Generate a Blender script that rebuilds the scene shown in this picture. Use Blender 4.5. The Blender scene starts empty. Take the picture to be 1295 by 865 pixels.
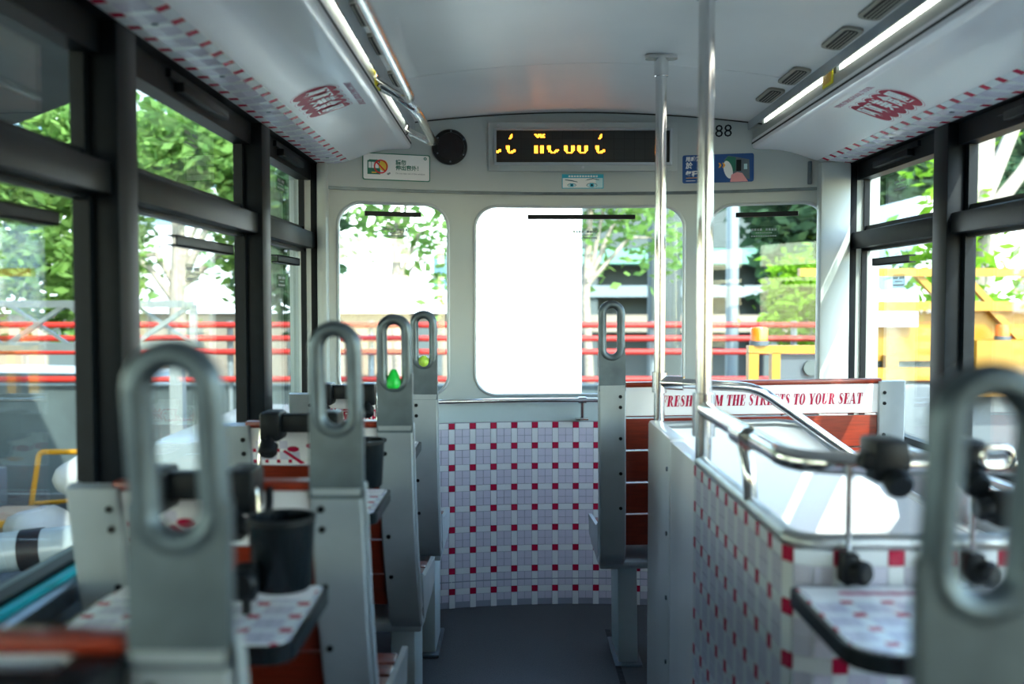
import bpy, bmesh, math, random
import numpy as np
from mathutils import Vector, Matrix
random.seed(7); rng = np.random.default_rng(7)
SC = bpy.context.scene; COL = SC.collection
R = math.radians

# ------------------------------------------------------------------ camera
cd = bpy.data.cameras.new('camera'); cam = bpy.data.objects.new('camera', cd); COL.objects.link(cam)
cam.location = (0, 0, 1.19); cam.rotation_euler = (R(90 - 2.388), 0, 0)
cd.sensor_width = 36; cd.lens = 35.0; cd.clip_start = .02; cd.clip_end = 500
cd.dof.use_dof = True; cd.dof.focus_distance = 3.6; cd.dof.aperture_fstop = 2.5
SC.camera = cam
# ------------------------------------------------------------------ sky and sun
w = bpy.data.worlds.new('world'); SC.world = w; w.use_nodes = True
wn = w.node_tree; bg = wn.nodes['Background']
sky = wn.nodes.new('ShaderNodeTexSky'); sky.sky_type = 'NISHITA'; sky.sun_disc = False
sky.sun_elevation = R(43.4); sky.sun_rotation = R(154.5); sky.air_density = 1.2; sky.dust_density = .8
wn.links.new(sky.outputs[0], bg.inputs['Color']); bg.inputs['Strength'].default_value = .56
sd = bpy.data.lights.new('sun', 'SUN'); sun = bpy.data.objects.new('sun', sd); COL.objects.link(sun)
sd.energy = 4.8; sd.angle = R(.55); sd.color = (1, .94, .84)
sun.rotation_euler = Vector((-1, 2.1, -2.2)).to_track_quat('-Z', 'Y').to_euler()
# ------------------------------------------------------------------ exposure
vs = SC.view_settings; vs.view_transform = 'Standard'; vs.look = 'None'; vs.gamma = 1; vs.use_curve_mapping = False
vs.exposure = 1.6
SC.cycles.max_bounces = 10; SC.cycles.diffuse_bounces = 6; SC.cycles.transparent_max_bounces = 16
SC.cycles.use_denoising = True

# ------------------------------------------------------------------ materials
def mat(name, col, rough=.5, metal=0, emit=None, es=0, spec=.5, noise=0, nscale=20, bump=0, coat=0, stretch=None, col2=None):
    m = bpy.data.materials.new(name); m.use_nodes = True; nt = m.node_tree; b = nt.nodes['Principled BSDF']
    b.inputs['Base Color'].default_value = (*col, 1); b.inputs['Roughness'].default_value = rough
    b.inputs['Metallic'].default_value = metal; b.inputs['Coat Weight'].default_value = coat; b.inputs['Specular IOR Level'].default_value = spec
    if emit: b.inputs['Emission Color'].default_value = (*emit, 1); b.inputs['Emission Strength'].default_value = es
    if noise or bump:
        tc = nt.nodes.new('ShaderNodeTexCoord'); mp = nt.nodes.new('ShaderNodeMapping'); nz = nt.nodes.new('ShaderNodeTexNoise')
        nt.links.new(tc.outputs['Object'], mp.inputs[0]); nt.links.new(mp.outputs[0], nz.inputs['Vector'])
        if stretch: mp.inputs['Scale'].default_value = stretch
        nz.inputs['Scale'].default_value = nscale; nz.inputs['Detail'].default_value = 5
        if noise:
            mx = nt.nodes.new('ShaderNodeMix'); mx.data_type = 'RGBA'
            c2 = col2 or tuple(max(0, c * (1 - noise)) for c in col)
            mx.inputs[6].default_value = (*col, 1); mx.inputs[7].default_value = (*c2, 1)
            rp = nt.nodes.new('ShaderNodeMapRange'); rp.inputs[1].default_value = .35; rp.inputs[2].default_value = .7
            nt.links.new(nz.outputs[0], rp.inputs[0]); nt.links.new(rp.outputs[0], mx.inputs[0])
            nt.links.new(mx.outputs[2], b.inputs['Base Color'])
        if bump:
            bp = nt.nodes.new('ShaderNodeBump'); bp.inputs['Strength'].default_value = bump; bp.inputs['Distance'].default_value = .01
            nt.links.new(nz.outputs[0], bp.inputs['Height']); nt.links.new(bp.outputs[0], b.inputs['Normal'])
    return m
M = {}
M['steel'] = mat('polished_steel', (.80, .79, .77), .16, 1, noise=.12, nscale=9)
M['brushed'] = mat('brushed_aluminium', (.56, .58, .58), .38, .85, noise=.25, nscale=14, stretch=(1, 1, 4))
M['cast'] = mat('cast_aluminium', (.16, .205, .235), .42, .85, noise=.3, nscale=18)
M['plate'] = mat('painted_plate', (.46, .51, .525), .4, .3, noise=.12, nscale=10)
M['fascia'] = mat('fascia_metal', (.42, .44, .41), .35, .7)
M['black'] = mat('black_frame', (.004, .007, .010), .45, 0, spec=.16, noise=.3, nscale=30)
M['rubber'] = mat('black_plastic', (.005, .007, .009), .45, spec=.22)
M['gloss_black'] = mat('dark_glossy_plastic', (.006, .010, .013), .25, spec=.35)
M['white'] = mat('white_laminate', (.88, .87, .87), .28, coat=.2)
M['white_panel'] = mat('white_panel', (.80, .82, .82), .3, coat=.2)
M['ceil'] = mat('ceiling_paint', (.82, .83, .81), .4, noise=.07, nscale=2.5)
M['front'] = mat('front_paint', (.43, .48, .465), .45, noise=.08, nscale=3)
M['aqua'] = mat('lower_paint', (.50, .60, .61), .45, noise=.05, nscale=4)
M['sill'] = mat('turquoise_sill', (.02, .55, .62), .4)
M['wood'] = mat('varnished_red_wood', (.27, .028, .009), .33, noise=.35, nscale=16, stretch=(1, 12, 12), coat=.12)
M['seatwood'] = mat('seat_wood', (.25, .04, .018), .35, noise=.5, nscale=16, stretch=(1, 12, 12), coat=.3)
M['red'] = mat('crimson_tile', (.50, .012, .055), .25)
M['wtile'] = mat('white_tile', (.80, .83, .84), .22)
M['lilac'] = mat('lilac_tile', (.66, .64, .74), .22)
M['grout'] = mat('grey_grout', (.32, .34, .42), .7)
M['ink'] = mat('crimson_ink', (.46, .006, .05), .5, spec=.2)
M['pink'] = mat('faded_pink_ink', (.62, .30, .38), .5)
M['floor'] = mat('speckled_floor', (.060, .066, .072), .55, noise=.6, nscale=190, bump=.25, col2=(.035, .04, .045))
M['groove'] = mat('dark_strip', (.012, .012, .014), .8, bump=.6, nscale=60)
M['paper'] = mat('white_print', (.82, .83, .80), .4)
M['green_ink'] = mat('green_ink', (.01, .16, .10), .5)
M['red_ink'] = mat('red_ink', (.65, .01, .01), .5)
M['yellow_ink'] = mat('yellow_ink', (.80, .55, .05), .5)
M['grey_ink'] = mat('grey_ink', (.22, .25, .25), .5)
M['blue_sign'] = mat('blue_print', (.008, .07, .24), .4)
M['cyan'] = mat('cyan_print', (.03, .42, .55), .4)
M['dark_teal'] = mat('teal_print', (.02, .10, .13), .4)
M['pale_cyan'] = mat('pale_cyan_print', (.48, .70, .72), .4)
M['amber'] = mat('amber_print', (.85, .38, .02), .4)
M['skin'] = mat('pink_print', (.75, .33, .33), .4)
M['led_on'] = mat('lit_amber_diode', (.9, .3, .02), .5, emit=(1, .30, .015), es=3.5)
M['tube'] = mat('lit_tube', (1, 1, 1), .5, emit=(1, .97, .86), es=4)
M['label'] = mat('yellow_label', (.95, .80, .02), .5)
M['green_toy'] = mat('green_rubber', (.01, .62, .06), .35)
M['lime_toy'] = mat('lime_rubber', (.45, .72, .08), .35)
M['speaker'] = mat('speaker_mesh', (.006, .006, .007), .7, bump=.6, nscale=300)
M['vent'] = mat('vent_metal', (.30, .29, .24), .5, .3)
M['vent_dark'] = mat('vent_recess', (.03, .03, .025), .8)
# outside
M['asphalt'] = mat('asphalt', (.075, .085, .09), .9, noise=.3, nscale=3)
M['concrete'] = mat('concrete', (.06, .075, .07), .85, noise=.2, nscale=2)  # shade on the facade is put into this grey, darker than bare concrete
M['shaded_concrete'] = mat('shaded_concrete', (.055, .08, .085), .85, noise=.3, nscale=2)  # ramp wall colour darkened to carry the shade of the yard
M['white_wall'] = mat('white_wall', (.82, .84, .84), .6, noise=.05, nscale=1)
M['beige'] = mat('beige_wall', (.20, .165, .12), .8, noise=.1, nscale=2)
M['green_fascia'] = mat('green_fascia', (.10, .24, .17), .6)
M['dark_recess'] = mat('shaded_recess', (.06, .075, .07), .8)
M['win_blue'] = mat('blue_glazing', (.10, .18, .24), .15, .3)
M['red_rail'] = mat('red_rail_paint', (.34, .02, .014), .5, spec=.25)
M['galv'] = mat('galvanised_steel', (.22, .26, .27), .5, .5)
M['yellow'] = mat('yellow_machine_paint', (.30, .145, .0015), .4, noise=.1, nscale=4)
M['orange'] = mat('orange_lens', (.60, .12, .004), .25)
M['dark_panel'] = mat('dark_panel', (.05, .065, .075), .5)
M['van'] = mat('van_paint', (.15, .185, .195), .3)
M['sack'] = mat('white_sack', (.24, .26, .26), .8, bump=.8, nscale=12)
M['timber'] = mat('timber', (.22, .15, .09), .8, noise=.3, nscale=12, stretch=(1, 8, 8))
M['bark'] = mat('bark', (.30, .26, .20), .9, noise=.4, nscale=14, bump=.6)
M['pale_bark'] = mat('pale_bark', (.32, .28, .23), .9, noise=.3, nscale=12, bump=.5)

def leafmat(name, c, t):
    m = bpy.data.materials.new(name); m.use_nodes = True; nt = m.node_tree; nt.nodes.clear()
    o = nt.nodes.new('ShaderNodeOutputMaterial'); d = nt.nodes.new('ShaderNodeBsdfDiffuse'); tr = nt.nodes.new('ShaderNodeBsdfTranslucent')
    g = nt.nodes.new('ShaderNodeNewGeometry'); hv = nt.nodes.new('ShaderNodeMapRange'); hv.inputs[3].default_value = .6; hv.inputs[4].default_value = 1.5
    nt.links.new(g.outputs['Random Per Island'], hv.inputs[0])
    for b, cc in ((d, c), (tr, t)):
        mx = nt.nodes.new('ShaderNodeVectorMath'); mx.operation = 'SCALE'; mx.inputs[0].default_value = cc
        nt.links.new(hv.outputs[0], mx.inputs['Scale']); nt.links.new(mx.outputs[0], b.inputs['Color'])
    s = nt.nodes.new('ShaderNodeMixShader'); s.inputs[0].default_value = .5
    nt.links.new(d.outputs[0], s.inputs[1]); nt.links.new(tr.outputs[0], s.inputs[2]); nt.links.new(s.outputs[0], o.inputs[0])
    return m
M['leaf'] = leafmat('leaf_green', (.115, .20, .055), (.26, .43, .10))
M['leaf_dark'] = leafmat('leaf_dark_green', (.045, .085, .045), (.09, .16, .065))
M['leaf_bright'] = leafmat('leaf_bright_green', (.13, .26, .02), (.26, .46, .03))

def glassmat(name, tint, refl):
    m = bpy.data.materials.new(name); m.use_nodes = True; nt = m.node_tree; nt.nodes.clear()
    o = nt.nodes.new('ShaderNodeOutputMaterial'); t = nt.nodes.new('ShaderNodeBsdfTransparent'); g = nt.nodes.new('ShaderNodeBsdfGlossy')
    t.inputs[0].default_value = (*tint, 1); g.inputs['Roughness'].default_value = .01; g.inputs['Color'].default_value = (refl, refl, refl, 1)
    # Schlick reflectance of a thin sheet, the same from both sides
    lw = nt.nodes.new('ShaderNodeLayerWeight'); lw.inputs[0].default_value = .5; s = nt.nodes.new('ShaderNodeMixShader')
    pw = nt.nodes.new('ShaderNodeMath'); pw.operation = 'POWER'; pw.inputs[1].default_value = 5; nt.links.new(lw.outputs['Facing'], pw.inputs[0])
    f = nt.nodes.new('ShaderNodeMath'); f.operation = 'MULTIPLY_ADD'; f.inputs[1].default_value = .9; f.inputs[2].default_value = .03; nt.links.new(pw.outputs[0], f.inputs[0])
    nt.links.new(f.outputs[0], s.inputs[0]); nt.links.new(t.outputs[0], s.inputs[1]); nt.links.new(g.outputs[0], s.inputs[2]); nt.links.new(s.outputs[0], o.inputs[0])
    return m
M['glass'] = glassmat('window_glass', (.90, .96, .95), 1)

def tilemat(name, pitch=.0803, wr=.3, ox=0, oy=0, faint=False):
    """flat print of the check tile pattern, object XY"""
    m = bpy.data.materials.new(name); m.use_nodes = True; nt = m.node_tree; b = nt.nodes['Principled BSDF']; b.inputs['Roughness'].default_value = .2
    tc = nt.nodes.new('ShaderNodeTexCoord'); sp = nt.nodes.new('ShaderNodeSeparateXYZ'); nt.links.new(tc.outputs['Object'], sp.inputs[0])
    def mth(op, a, v=None):
        n = nt.nodes.new('ShaderNodeMath'); n.operation = op
        for i, x in enumerate((a, v)):
            if x is None: continue
            if isinstance(x, (int, float)): n.inputs[i].default_value = x
            else: nt.links.new(x, n.inputs[i])
        return n.outputs[0]
    def mix(fac, a, c):
        n = nt.nodes.new('ShaderNodeMix'); n.data_type = 'RGBA'; nt.links.new(fac, n.inputs[0])
        for i, x in ((6, a), (7, c)):
            if isinstance(x, tuple): n.inputs[i].default_value = (*x, 1)
            else: nt.links.new(x, n.inputs[i])
        return n.outputs[2]
    fs = []; gs = []
    for ax, off in ((0, ox), (1, oy)):
        f = mth('FRACT', mth('DIVIDE', mth('ADD', sp.outputs[ax], off + 10 * pitch), pitch)); fs.append(mth('LESS_THAN', f, wr))
        g = mth('MAXIMUM', mth('LESS_THAN', mth('ABSOLUTE', mth('SUBTRACT', f, wr + .5 * (1 - wr))), .013), mth('MAXIMUM', mth('LESS_THAN', f, .02), mth('LESS_THAN', mth('ABSOLUTE', mth('SUBTRACT', f, wr)), .015)))
        gs.append(g)
    base = mix(mth('MAXIMUM', fs[0], fs[1]), (.62, .60, .70), (.80, .83, .84))
    inner = mth('MULTIPLY', mth('MAXIMUM', gs[0], gs[1]), mth('SUBTRACT', 1, mth('MAXIMUM', fs[0], fs[1])))
    c = mix(inner, base, (.32, .34, .42))
    c = mix(mth('MULTIPLY', fs[0], fs[1]), c, (.50, .012, .055))
    nt.links.new(c, b.inputs['Base Color'])
    return m
M['tile_print'] = tilemat('tile_print', pitch=.056)
def gridmat():
    m = bpy.data.materials.new('diode_grid'); m.use_nodes = True; nt = m.node_tree; b = nt.nodes['Principled BSDF']; b.inputs['Roughness'].default_value = .5
    tc = nt.nodes.new('ShaderNodeTexCoord'); br = nt.nodes.new('ShaderNodeTexBrick'); br.offset = 0
    mp = nt.nodes.new('ShaderNodeMapping'); mp.inputs['Rotation'].default_value = (R(90), 0, 0)
    nt.links.new(tc.outputs['Object'], mp.inputs[0]); nt.links.new(mp.outputs[0], br.inputs['Vector'])
    br.inputs['Scale'].default_value = 1; br.inputs['Brick Width'].default_value = .0049 * 8; br.inputs['Row Height'].default_value = .0049 * 8; br.inputs['Mortar Size'].default_value = .0009
    br.inputs['Color1'].default_value = (.018, .022, .02, 1); br.inputs['Color2'].default_value = (.014, .018, .017, 1); br.inputs['Mortar'].default_value = (.003, .003, .004, 1)
    nt.links.new(br.outputs[0], b.inputs['Base Color']); return m
M['led_off'] = gridmat()

# ------------------------------------------------------------------ geometry helpers
WL = {}
def wloc(o): return WL.get(o.name, Vector((0, 0, 0))) if o else Vector((0, 0, 0))
def nrm(v): return Vector(v).normalized()
class G:
    def __init__(s): s.v = []; s.f = []
    def add(s, vs, fs):
        n = len(s.v); s.v += [tuple(x) for x in vs]; s.f += [tuple(i + n for i in q) for q in fs]; return s
    def box(s, x0, x1, y0, y1, z0, z1):
        return s.add([(x0, y0, z0), (x1, y0, z0), (x1, y1, z0), (x0, y1, z0), (x0, y0, z1), (x1, y0, z1), (x1, y1, z1), (x0, y1, z1)],
                     [(0, 3, 2, 1), (4, 5, 6, 7), (0, 1, 5, 4), (1, 2, 6, 5), (2, 3, 7, 6), (3, 0, 4, 7)])
    def rbox(s, x0, x1, y0, y1, z0, z1, b=.004, seg=2):
        bm = bmesh.new(); bmesh.ops.create_cube(bm, size=1)
        for v in bm.verts: v.co = Vector(((x0 + x1) / 2 + v.co.x * (x1 - x0), (y0 + y1) / 2 + v.co.y * (y1 - y0), (z0 + z1) / 2 + v.co.z * (z1 - z0)))
        b = min(b, .45 * min(abs(x1 - x0), abs(y1 - y0), abs(z1 - z0)))
        bmesh.ops.bevel(bm, geom=list(bm.edges), offset=b, segments=seg, affect='EDGES', profile=.5)
        bm.verts.index_update(); s.add([v.co[:] for v in bm.verts], [[v.index for v in f.verts] for f in bm.faces]); bm.free(); return s
    def bar(s, p, q, wd, ht, up=(0, 0, 1)):
        p, q = Vector(p), Vector(q); d = (q - p).normalized(); u = Vector(up)
        sx = d.cross(u); sx = sx.normalized() if sx.length > 1e-5 else Vector((1, 0, 0)); sy = sx.cross(d).normalized()
        c = [(-1, -1), (1, -1), (1, 1), (-1, 1)]
        vs = [p + sx * a * wd / 2 + sy * b * ht / 2 for a, b in c] + [q + sx * a * wd / 2 + sy * b * ht / 2 for a, b in c]
        return s.add(vs, [(0, 1, 2, 3), (7, 6, 5, 4), (0, 4, 5, 1), (1, 5, 6, 2), (2, 6, 7, 3), (3, 7, 4, 0)])
    def tube(s, pts, r, seg=12, closed=False, rx=None):
        pts = [Vector(p) for p in pts]; n = len(pts); base = len(s.v); prev = None; rings = []
        for i, p in enumerate(pts):
            a = pts[i - 1] if (i > 0 or closed) else p; b = pts[(i + 1) % n] if (i < n - 1 or closed) else p
            d = (b - a).normalized()
            if prev is None:
                u = Vector((0, 0, 1)) if abs(d.z) < .9 else Vector((0, 1, 0)); u = (u - d * u.dot(d)).normalized()
            else:
                u = prev - d * prev.dot(d); u = u.normalized() if u.length > 1e-6 else prev
            prev = u; v = d.cross(u); rr = r[i] if isinstance(r, (list, tuple)) else r
            rings.append([p + u * math.cos(k * 2 * math.pi / seg) * rr + v * math.sin(k * 2 * math.pi / seg) * (rx or rr) for k in range(seg)])
        vs = [x for g in rings for x in g]; fs = []
        for i in range(n if closed else n - 1):
            j = (i + 1) % n
            for k in range(seg): fs.append((i * seg + k, j * seg + k, j * seg + (k + 1) % seg, i * seg + (k + 1) % seg))
        if not closed: fs += [tuple(range(seg - 1, -1, -1)), tuple((n - 1) * seg + k for k in range(seg))]
        return s.add(vs, fs)
    def cyl(s, p, q, r, seg=20): return s.tube([p, q], r, seg)
    def lathe(s, c, prof, seg=24, axis=(0, 0, 1)):
        ax = Vector(axis).normalized(); u = ax.orthogonal().normalized(); v = ax.cross(u); c = Vector(c); n = len(prof)
        vs = [c + ax * h + (u * math.cos(k * 2 * math.pi / seg) + v * math.sin(k * 2 * math.pi / seg)) * r for r, h in prof for k in range(seg)]
        fs = [(i * seg + k, i * seg + (k + 1) % seg, (i + 1) * seg + (k + 1) % seg, (i + 1) * seg + k) for i in range(n - 1) for k in range(seg)]
        return s.add(vs, fs)
    def prism(s, poly, o, ex, ey, ez, h0, h1):
        """poly in 2D (counter-clockwise), extruded along ez"""
        o, ex, ey, ez = Vector(o), Vector(ex), Vector(ey), Vector(ez); n = len(poly)
        vs = [o + ex * a + ey * b + ez * h0 for a, b in poly] + [o + ex * a + ey * b + ez * h1 for a, b in poly]
        return s.add(vs, [tuple(range(n - 1, -1, -1)), tuple(range(n, 2 * n))] + [(i, (i + 1) % n, n + (i + 1) % n, n + i) for i in range(n)])
    def obj(s, name, m, parent=None, smooth=True, kind=None, label=None):
        me = bpy.data.meshes.new(name); off = wloc(parent)
        me.from_pydata([(x - off.x, y - off.y, z - off.z) for x, y, z in s.v], [], s.f)
        return link(name, me, m, parent, smooth, kind, label)
def split(g):
    par = list(range(len(g.v)))
    def find(i):
        while par[i] != i: par[i] = par[par[i]]; i = par[i]
        return i
    for f in g.f:
        for i in f[1:]: par[find(i)] = find(f[0])
    out = {}
    for f in g.f: out.setdefault(find(f[0]), []).append(f)
    for fs in out.values():
        ids = sorted({i for f in fs for i in f}); mp = {i: k for k, i in enumerate(ids)}
        h = G(); h.v = [g.v[i] for i in ids]; h.f = [tuple(mp[i] for i in f) for f in fs]; yield h
def each(g, name, m, parent, smooth=True):
    for h in split(g): h.obj(name, m, parent, smooth)
def link(name, me, m, parent=None, smooth=True, kind=None, label=None):
    me.validate()
    bm = bmesh.new(); bm.from_mesh(me); bmesh.ops.recalc_face_normals(bm, faces=bm.faces); bm.to_mesh(me); bm.free()
    if smooth:
        me.polygons.foreach_set('use_smooth', [True] * len(me.polygons)); me.set_sharp_from_angle(angle=R(38))
    if not me.materials: me.materials.append(M[m] if isinstance(m, str) else m)
    o = bpy.data.objects.new(name, me); COL.objects.link(o)
    if parent: o.parent = parent; WL[o.name] = wloc(parent)
    if kind: o['kind'] = kind
    if label: o['label'] = label
    return o
def thing(name, loc, label, cat, group=None):
    o = bpy.data.objects.new(name, None); COL.objects.link(o); o.location = loc; o.empty_display_size = .1
    WL[o.name] = Vector(loc); return tag(o, label, cat, group)
def tag(o, label, cat, group=None):
    o['label'] = label; o['category'] = cat
    if group: o['group'] = group
    return o
def struct(name, loc=(0, 0, 0)):
    o = bpy.data.objects.new(name, None); COL.objects.link(o); o.location = loc; WL[o.name] = Vector(loc); o['kind'] = 'structure'; return o
def fillet(pts, r, n=6, closed=False):
    pts = [Vector(p) for p in pts]; out = []; N = len(pts)
    for i, p in enumerate(pts):
        if not closed and i in (0, N - 1): out.append(p); continue
        a, b = pts[i - 1], pts[(i + 1) % N]; da, db = (a - p), (b - p); rr = r[i] if isinstance(r, (list, tuple)) else r
        t = min(rr, da.length * .48, db.length * .48); q0, q1 = p + da.normalized() * t, p + db.normalized() * t
        for k in range(n + 1):
            u = k / n; out.append(q0 * (1 - u) ** 2 + p * 2 * u * (1 - u) + q1 * u * u)
    return out
def rrect(x0, x1, y0, y1, r, n=6):
    rs = r if isinstance(r, (list, tuple)) else [r] * 4; out = []
    for (cx, cy, a0), q in zip(((x1, y0, -90), (x1, y1, 0), (x0, y1, 90), (x0, y0, 180)), rs):
        sx = -1 if cx == x1 else 1; sy = 1 if cy == y0 else -1
        for k in range(n + 1):
            a = R(a0 + 90 * k / n); out.append((cx + sx * q + q * math.cos(a), cy + sy * q + q * math.sin(a)))
    return out
def ell(cx, cy, a, b, n=24, rot=0):
    return [(cx + a * math.cos(t) * math.cos(rot) - b * math.sin(t) * math.sin(rot), cy + a * math.cos(t) * math.sin(rot) + b * math.sin(t) * math.cos(rot)) for t in [2 * math.pi * k / n for k in range(n)]]
def textmesh(s, size, bold=0, align='CENTER', shear=0, ext=.0002):
    c = bpy.data.curves.new('txt', 'FONT'); c.body = s; c.size = size; c.align_x = align; c.align_y = 'CENTER'; c.extrude = ext; c.offset = bold; c.shear = shear; c.resolution_u = 2
    o = bpy.data.objects.new('txt', c); COL.objects.link(o); bpy.context.view_layer.update()
    me = bpy.data.meshes.new_from_object(o.evaluated_get(bpy.context.evaluated_depsgraph_get())); bpy.data.objects.remove(o); bpy.data.curves.remove(c)
    me.materials.clear(); return me
def text(name, s, size, m, parent, o, ex, ey, **k):
    """lettering lying in the plane ex, ey at o (world)"""
    me = textmesh(s, size, **k); ex, ey = nrm(ex), nrm(ey); ez = ex.cross(ey); p = Vector(o) - wloc(parent)
    mt = Matrix(((ex.x, ey.x, ez.x, p.x), (ex.y, ey.y, ez.y, p.y), (ex.z, ey.z, ez.z, p.z), (0, 0, 0, 1))); me.transform(mt)
    return link(name, me, m, parent, smooth=False)
class Face:
    """a 2D drawing plane on something flat: layers of print"""
    def __init__(s, o, ex, ey): s.o = Vector(o); s.ex = nrm(ex); s.ey = nrm(ey); s.ez = s.ex.cross(s.ey)
    def g(s, polys, h0, h1):
        q = G()
        for p in polys: q.prism(p, s.o, s.ex, s.ey, s.ez, h0, h1)
        return q
    def at(s, a, b, h=0): return s.o + s.ex * a + s.ey * b + s.ez * h
def rc(x0, x1, y0, y1): return [(x0, y0), (x1, y0), (x1, y1), (x0, y1)]

# ------------------------------------------------------------------ tiles on a surface: frame(s, t) -> point, es, et, n
PITCH, REDW = .0803, .024
def tilebox(name, wd, ht, th, m):
    g = G().box(-wd / 2, wd / 2, -ht / 2, ht / 2, -.001, th); me = bpy.data.meshes.new(name); me.from_pydata(g.v, [], g.f); me.materials.append(M[m]); return me
GAP = .0016; BIG = PITCH - REDW; SM = BIG / 2
TM = {'red_tile': tilebox('red_tile', REDW - GAP, REDW - GAP, .0022, 'red'), 'upright_white_tile': tilebox('upright_white_tile', REDW - GAP, BIG - GAP, .002, 'wtile'),
      'level_white_tile': tilebox('level_white_tile', BIG - GAP, REDW - GAP, .002, 'wtile'), 'lilac_tile': tilebox('lilac_tile', SM - GAP, SM - GAP, .0018, 'lilac')}
def tiles(parent, frame, cols, rows, single, ok=lambda s, t: True):
    """red tile at (s, t); strips to its +s and -t; four lilac tiles between.  single(kind, s, t): its own part or in the joined rest"""
    rest = {k: G() for k in TM}; off = wloc(parent)
    for s in cols:
        for t in rows:
            hs = REDW / 2 + BIG / 2
            lst = [('red_tile', s, t), ('level_white_tile', s + hs, t), ('upright_white_tile', s, t - hs)]
            lst += [('lilac_tile', s + hs + a * SM / 2, t - hs + b * SM / 2) for a in (-1, 1) for b in (-1, 1)]
            for k, a, b in lst:
                if not ok(a, b): continue
                p, es, et, n = frame(a, b)
                mt = Matrix(((es.x, et.x, n.x, p.x - off.x), (es.y, et.y, n.y, p.y - off.y), (es.z, et.z, n.z, p.z - off.z), (0, 0, 0, 1)))
                if single(k, a, b):
                    o = bpy.data.objects.new(k, TM[k]); COL.objects.link(o); o.parent = parent; o.matrix_local = mt
                else:
                    rest[k].add([mt @ v.co + off for v in TM[k].vertices], [tuple(f.vertices) for f in TM[k].polygons])
    for k, g in rest.items():
        if g.v: g.obj(k + 's', TM[k].materials[0], parent, smooth=False, kind='stuff')

# ================================================================== THE TRAM SALOON
XL, XR, XC = -.70, 1.22, .26
YB = -1.45                                   # rear end of the built saloon
def yf(x): return 3.87 - (x - XC) ** 2 / 4   # curved front end
def yfs(x): return -(x - XC) / 2
def zc(x): return 1.912 - .14 * (x - XC) ** 2

# floor, outer roof
fl = G().box(-.82, 1.34, YB - .05, 3.93, -.08, 0).obj('floor', 'floor', smooth=False, kind='structure')
G().box(.515, .545, 2.55, 3.62, 0, .002).obj('groove_strip', 'groove', fl, smooth=False)
def strip(pts, wd, name, m, z=.003):
    g = G()
    g.bar(pts[0] + (z / 2,), pts[1] + (z / 2,), wd, z); g.obj(name, m, fl, smooth=False)
strip(((.345, 2.9), (.345, 3.55)), .018, 'groove_strip', 'groove')
strip(((.49, 3.08), (.49, 3.50)), .02, 'edge_strip', 'brushed')
strip(((.515, 3.08), (.515, 3.50)), .014, 'edge_strip', 'groove')
strip(((-.315, 3.24), (-.315, 3.36)), .02, 'edge_strip', 'brushed')
rf = G().box(-.84, 1.36, YB - .08, 3.98, 1.94, 2.0).obj('roof_deck', 'white_panel', smooth=False, kind='structure')
# ceiling of pressed sheets with joints
ce = struct('ceiling')
xs = [-.42 + (1.36 * i / 24) for i in range(25)]
def sheet(y0, y1, z_up, th, curved_end=False):
    g = G(); n = len(xs)
    def ye(x): return yf(x) if curved_end else y1
    v = [(x, y0, zc(x) + z_up) for x in xs] + [(x, ye(x), zc(x) + z_up) for x in xs] + [(x, y0, zc(x) + z_up + th) for x in xs] + [(x, ye(x), zc(x) + z_up + th) for x in xs]
    f = []
    for i in range(n - 1):
        f += [(i, i + 1, n + i + 1, n + i), (2 * n + i, 3 * n + i, 3 * n + i + 1, 2 * n + i + 1), (i, 2 * n + i, 2 * n + i + 1, i + 1), (n + i, n + i + 1, 3 * n + i + 1, 3 * n + i)]
    f += [(0, n, 3 * n, 2 * n), (n - 1, 3 * n - 1, 4 * n - 1, 2 * n - 1)]
    return g.add(v, f)
G().box(-.44, .96, YB, 3.9, 1.928, 1.938).obj('ceiling_backing', 'vent_dark', ce, smooth=False)
for a, b, e in ((YB, -.01, 0), (-.005, 1.5, 0), (1.505, 3.06, 0), (3.065, 3.8, 1)): sheet(a, b, 0, .008, e).obj('ceiling_sheet', 'ceil', ce)

G().tube([(x, yf(x) - .019, zc(x) - .001) for x in xs[1:]], .0035, 6).obj('ceiling_edge_joint', 'vent_dark', ce)
# front end wall: curved slab with three rounded openings
def slab(z0, z1, in_off, th, x0=-.80, x1=1.32, n=64):
    X = [x0 + (x1 - x0) * i / n for i in range(n + 1)]; g = G(); N = n + 1
    v = [(x, yf(x) - in_off, z0) for x in X] + [(x, yf(x) - in_off, z1) for x in X] + [(x, yf(x) - in_off + th, z0) for x in X] + [(x, yf(x) - in_off + th, z1) for x in X]
    f = []
    for i in range(n): f += [(i, i + 1, N + i + 1, N + i), (2 * N + i, 3 * N + i, 3 * N + i + 1, 2 * N + i + 1), (N + i, N + i + 1, 3 * N + i + 1, 3 * N + i), (i, 2 * N + i, 2 * N + i + 1, i + 1)]
    f += [(0, N, 3 * N, 2 * N), (n, 2 * N + n, 3 * N + n, N + n)]
    return g.add(v, f)
wf = slab(0, 1.93, 0, .045).obj('wall_front', 'front', kind='structure')
FW = [(-.640, -.243), (-.142, .661), (.753, 1.16)]; FZ = (.823, 1.552)
cut = G()
for a, b in FW: cut.prism(rrect(a, b, FZ[0], FZ[1], .085, 8), (0, 4.2, 0), (1, 0, 0), (0, 0, 1), (0, -1, 0), 0, 1.0)
co = cut.obj('cutter', 'front', smooth=False)
md = wf.modifiers.new('b', 'BOOLEAN'); md.object = co; md.operation = 'DIFFERENCE'; md.solver = 'EXACT'
bpy.context.view_layer.update()
me = bpy.data.meshes.new_from_object(wf.evaluated_get(bpy.context.evaluated_depsgraph_get())); wf.modifiers.clear(); wf.data = me
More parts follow.
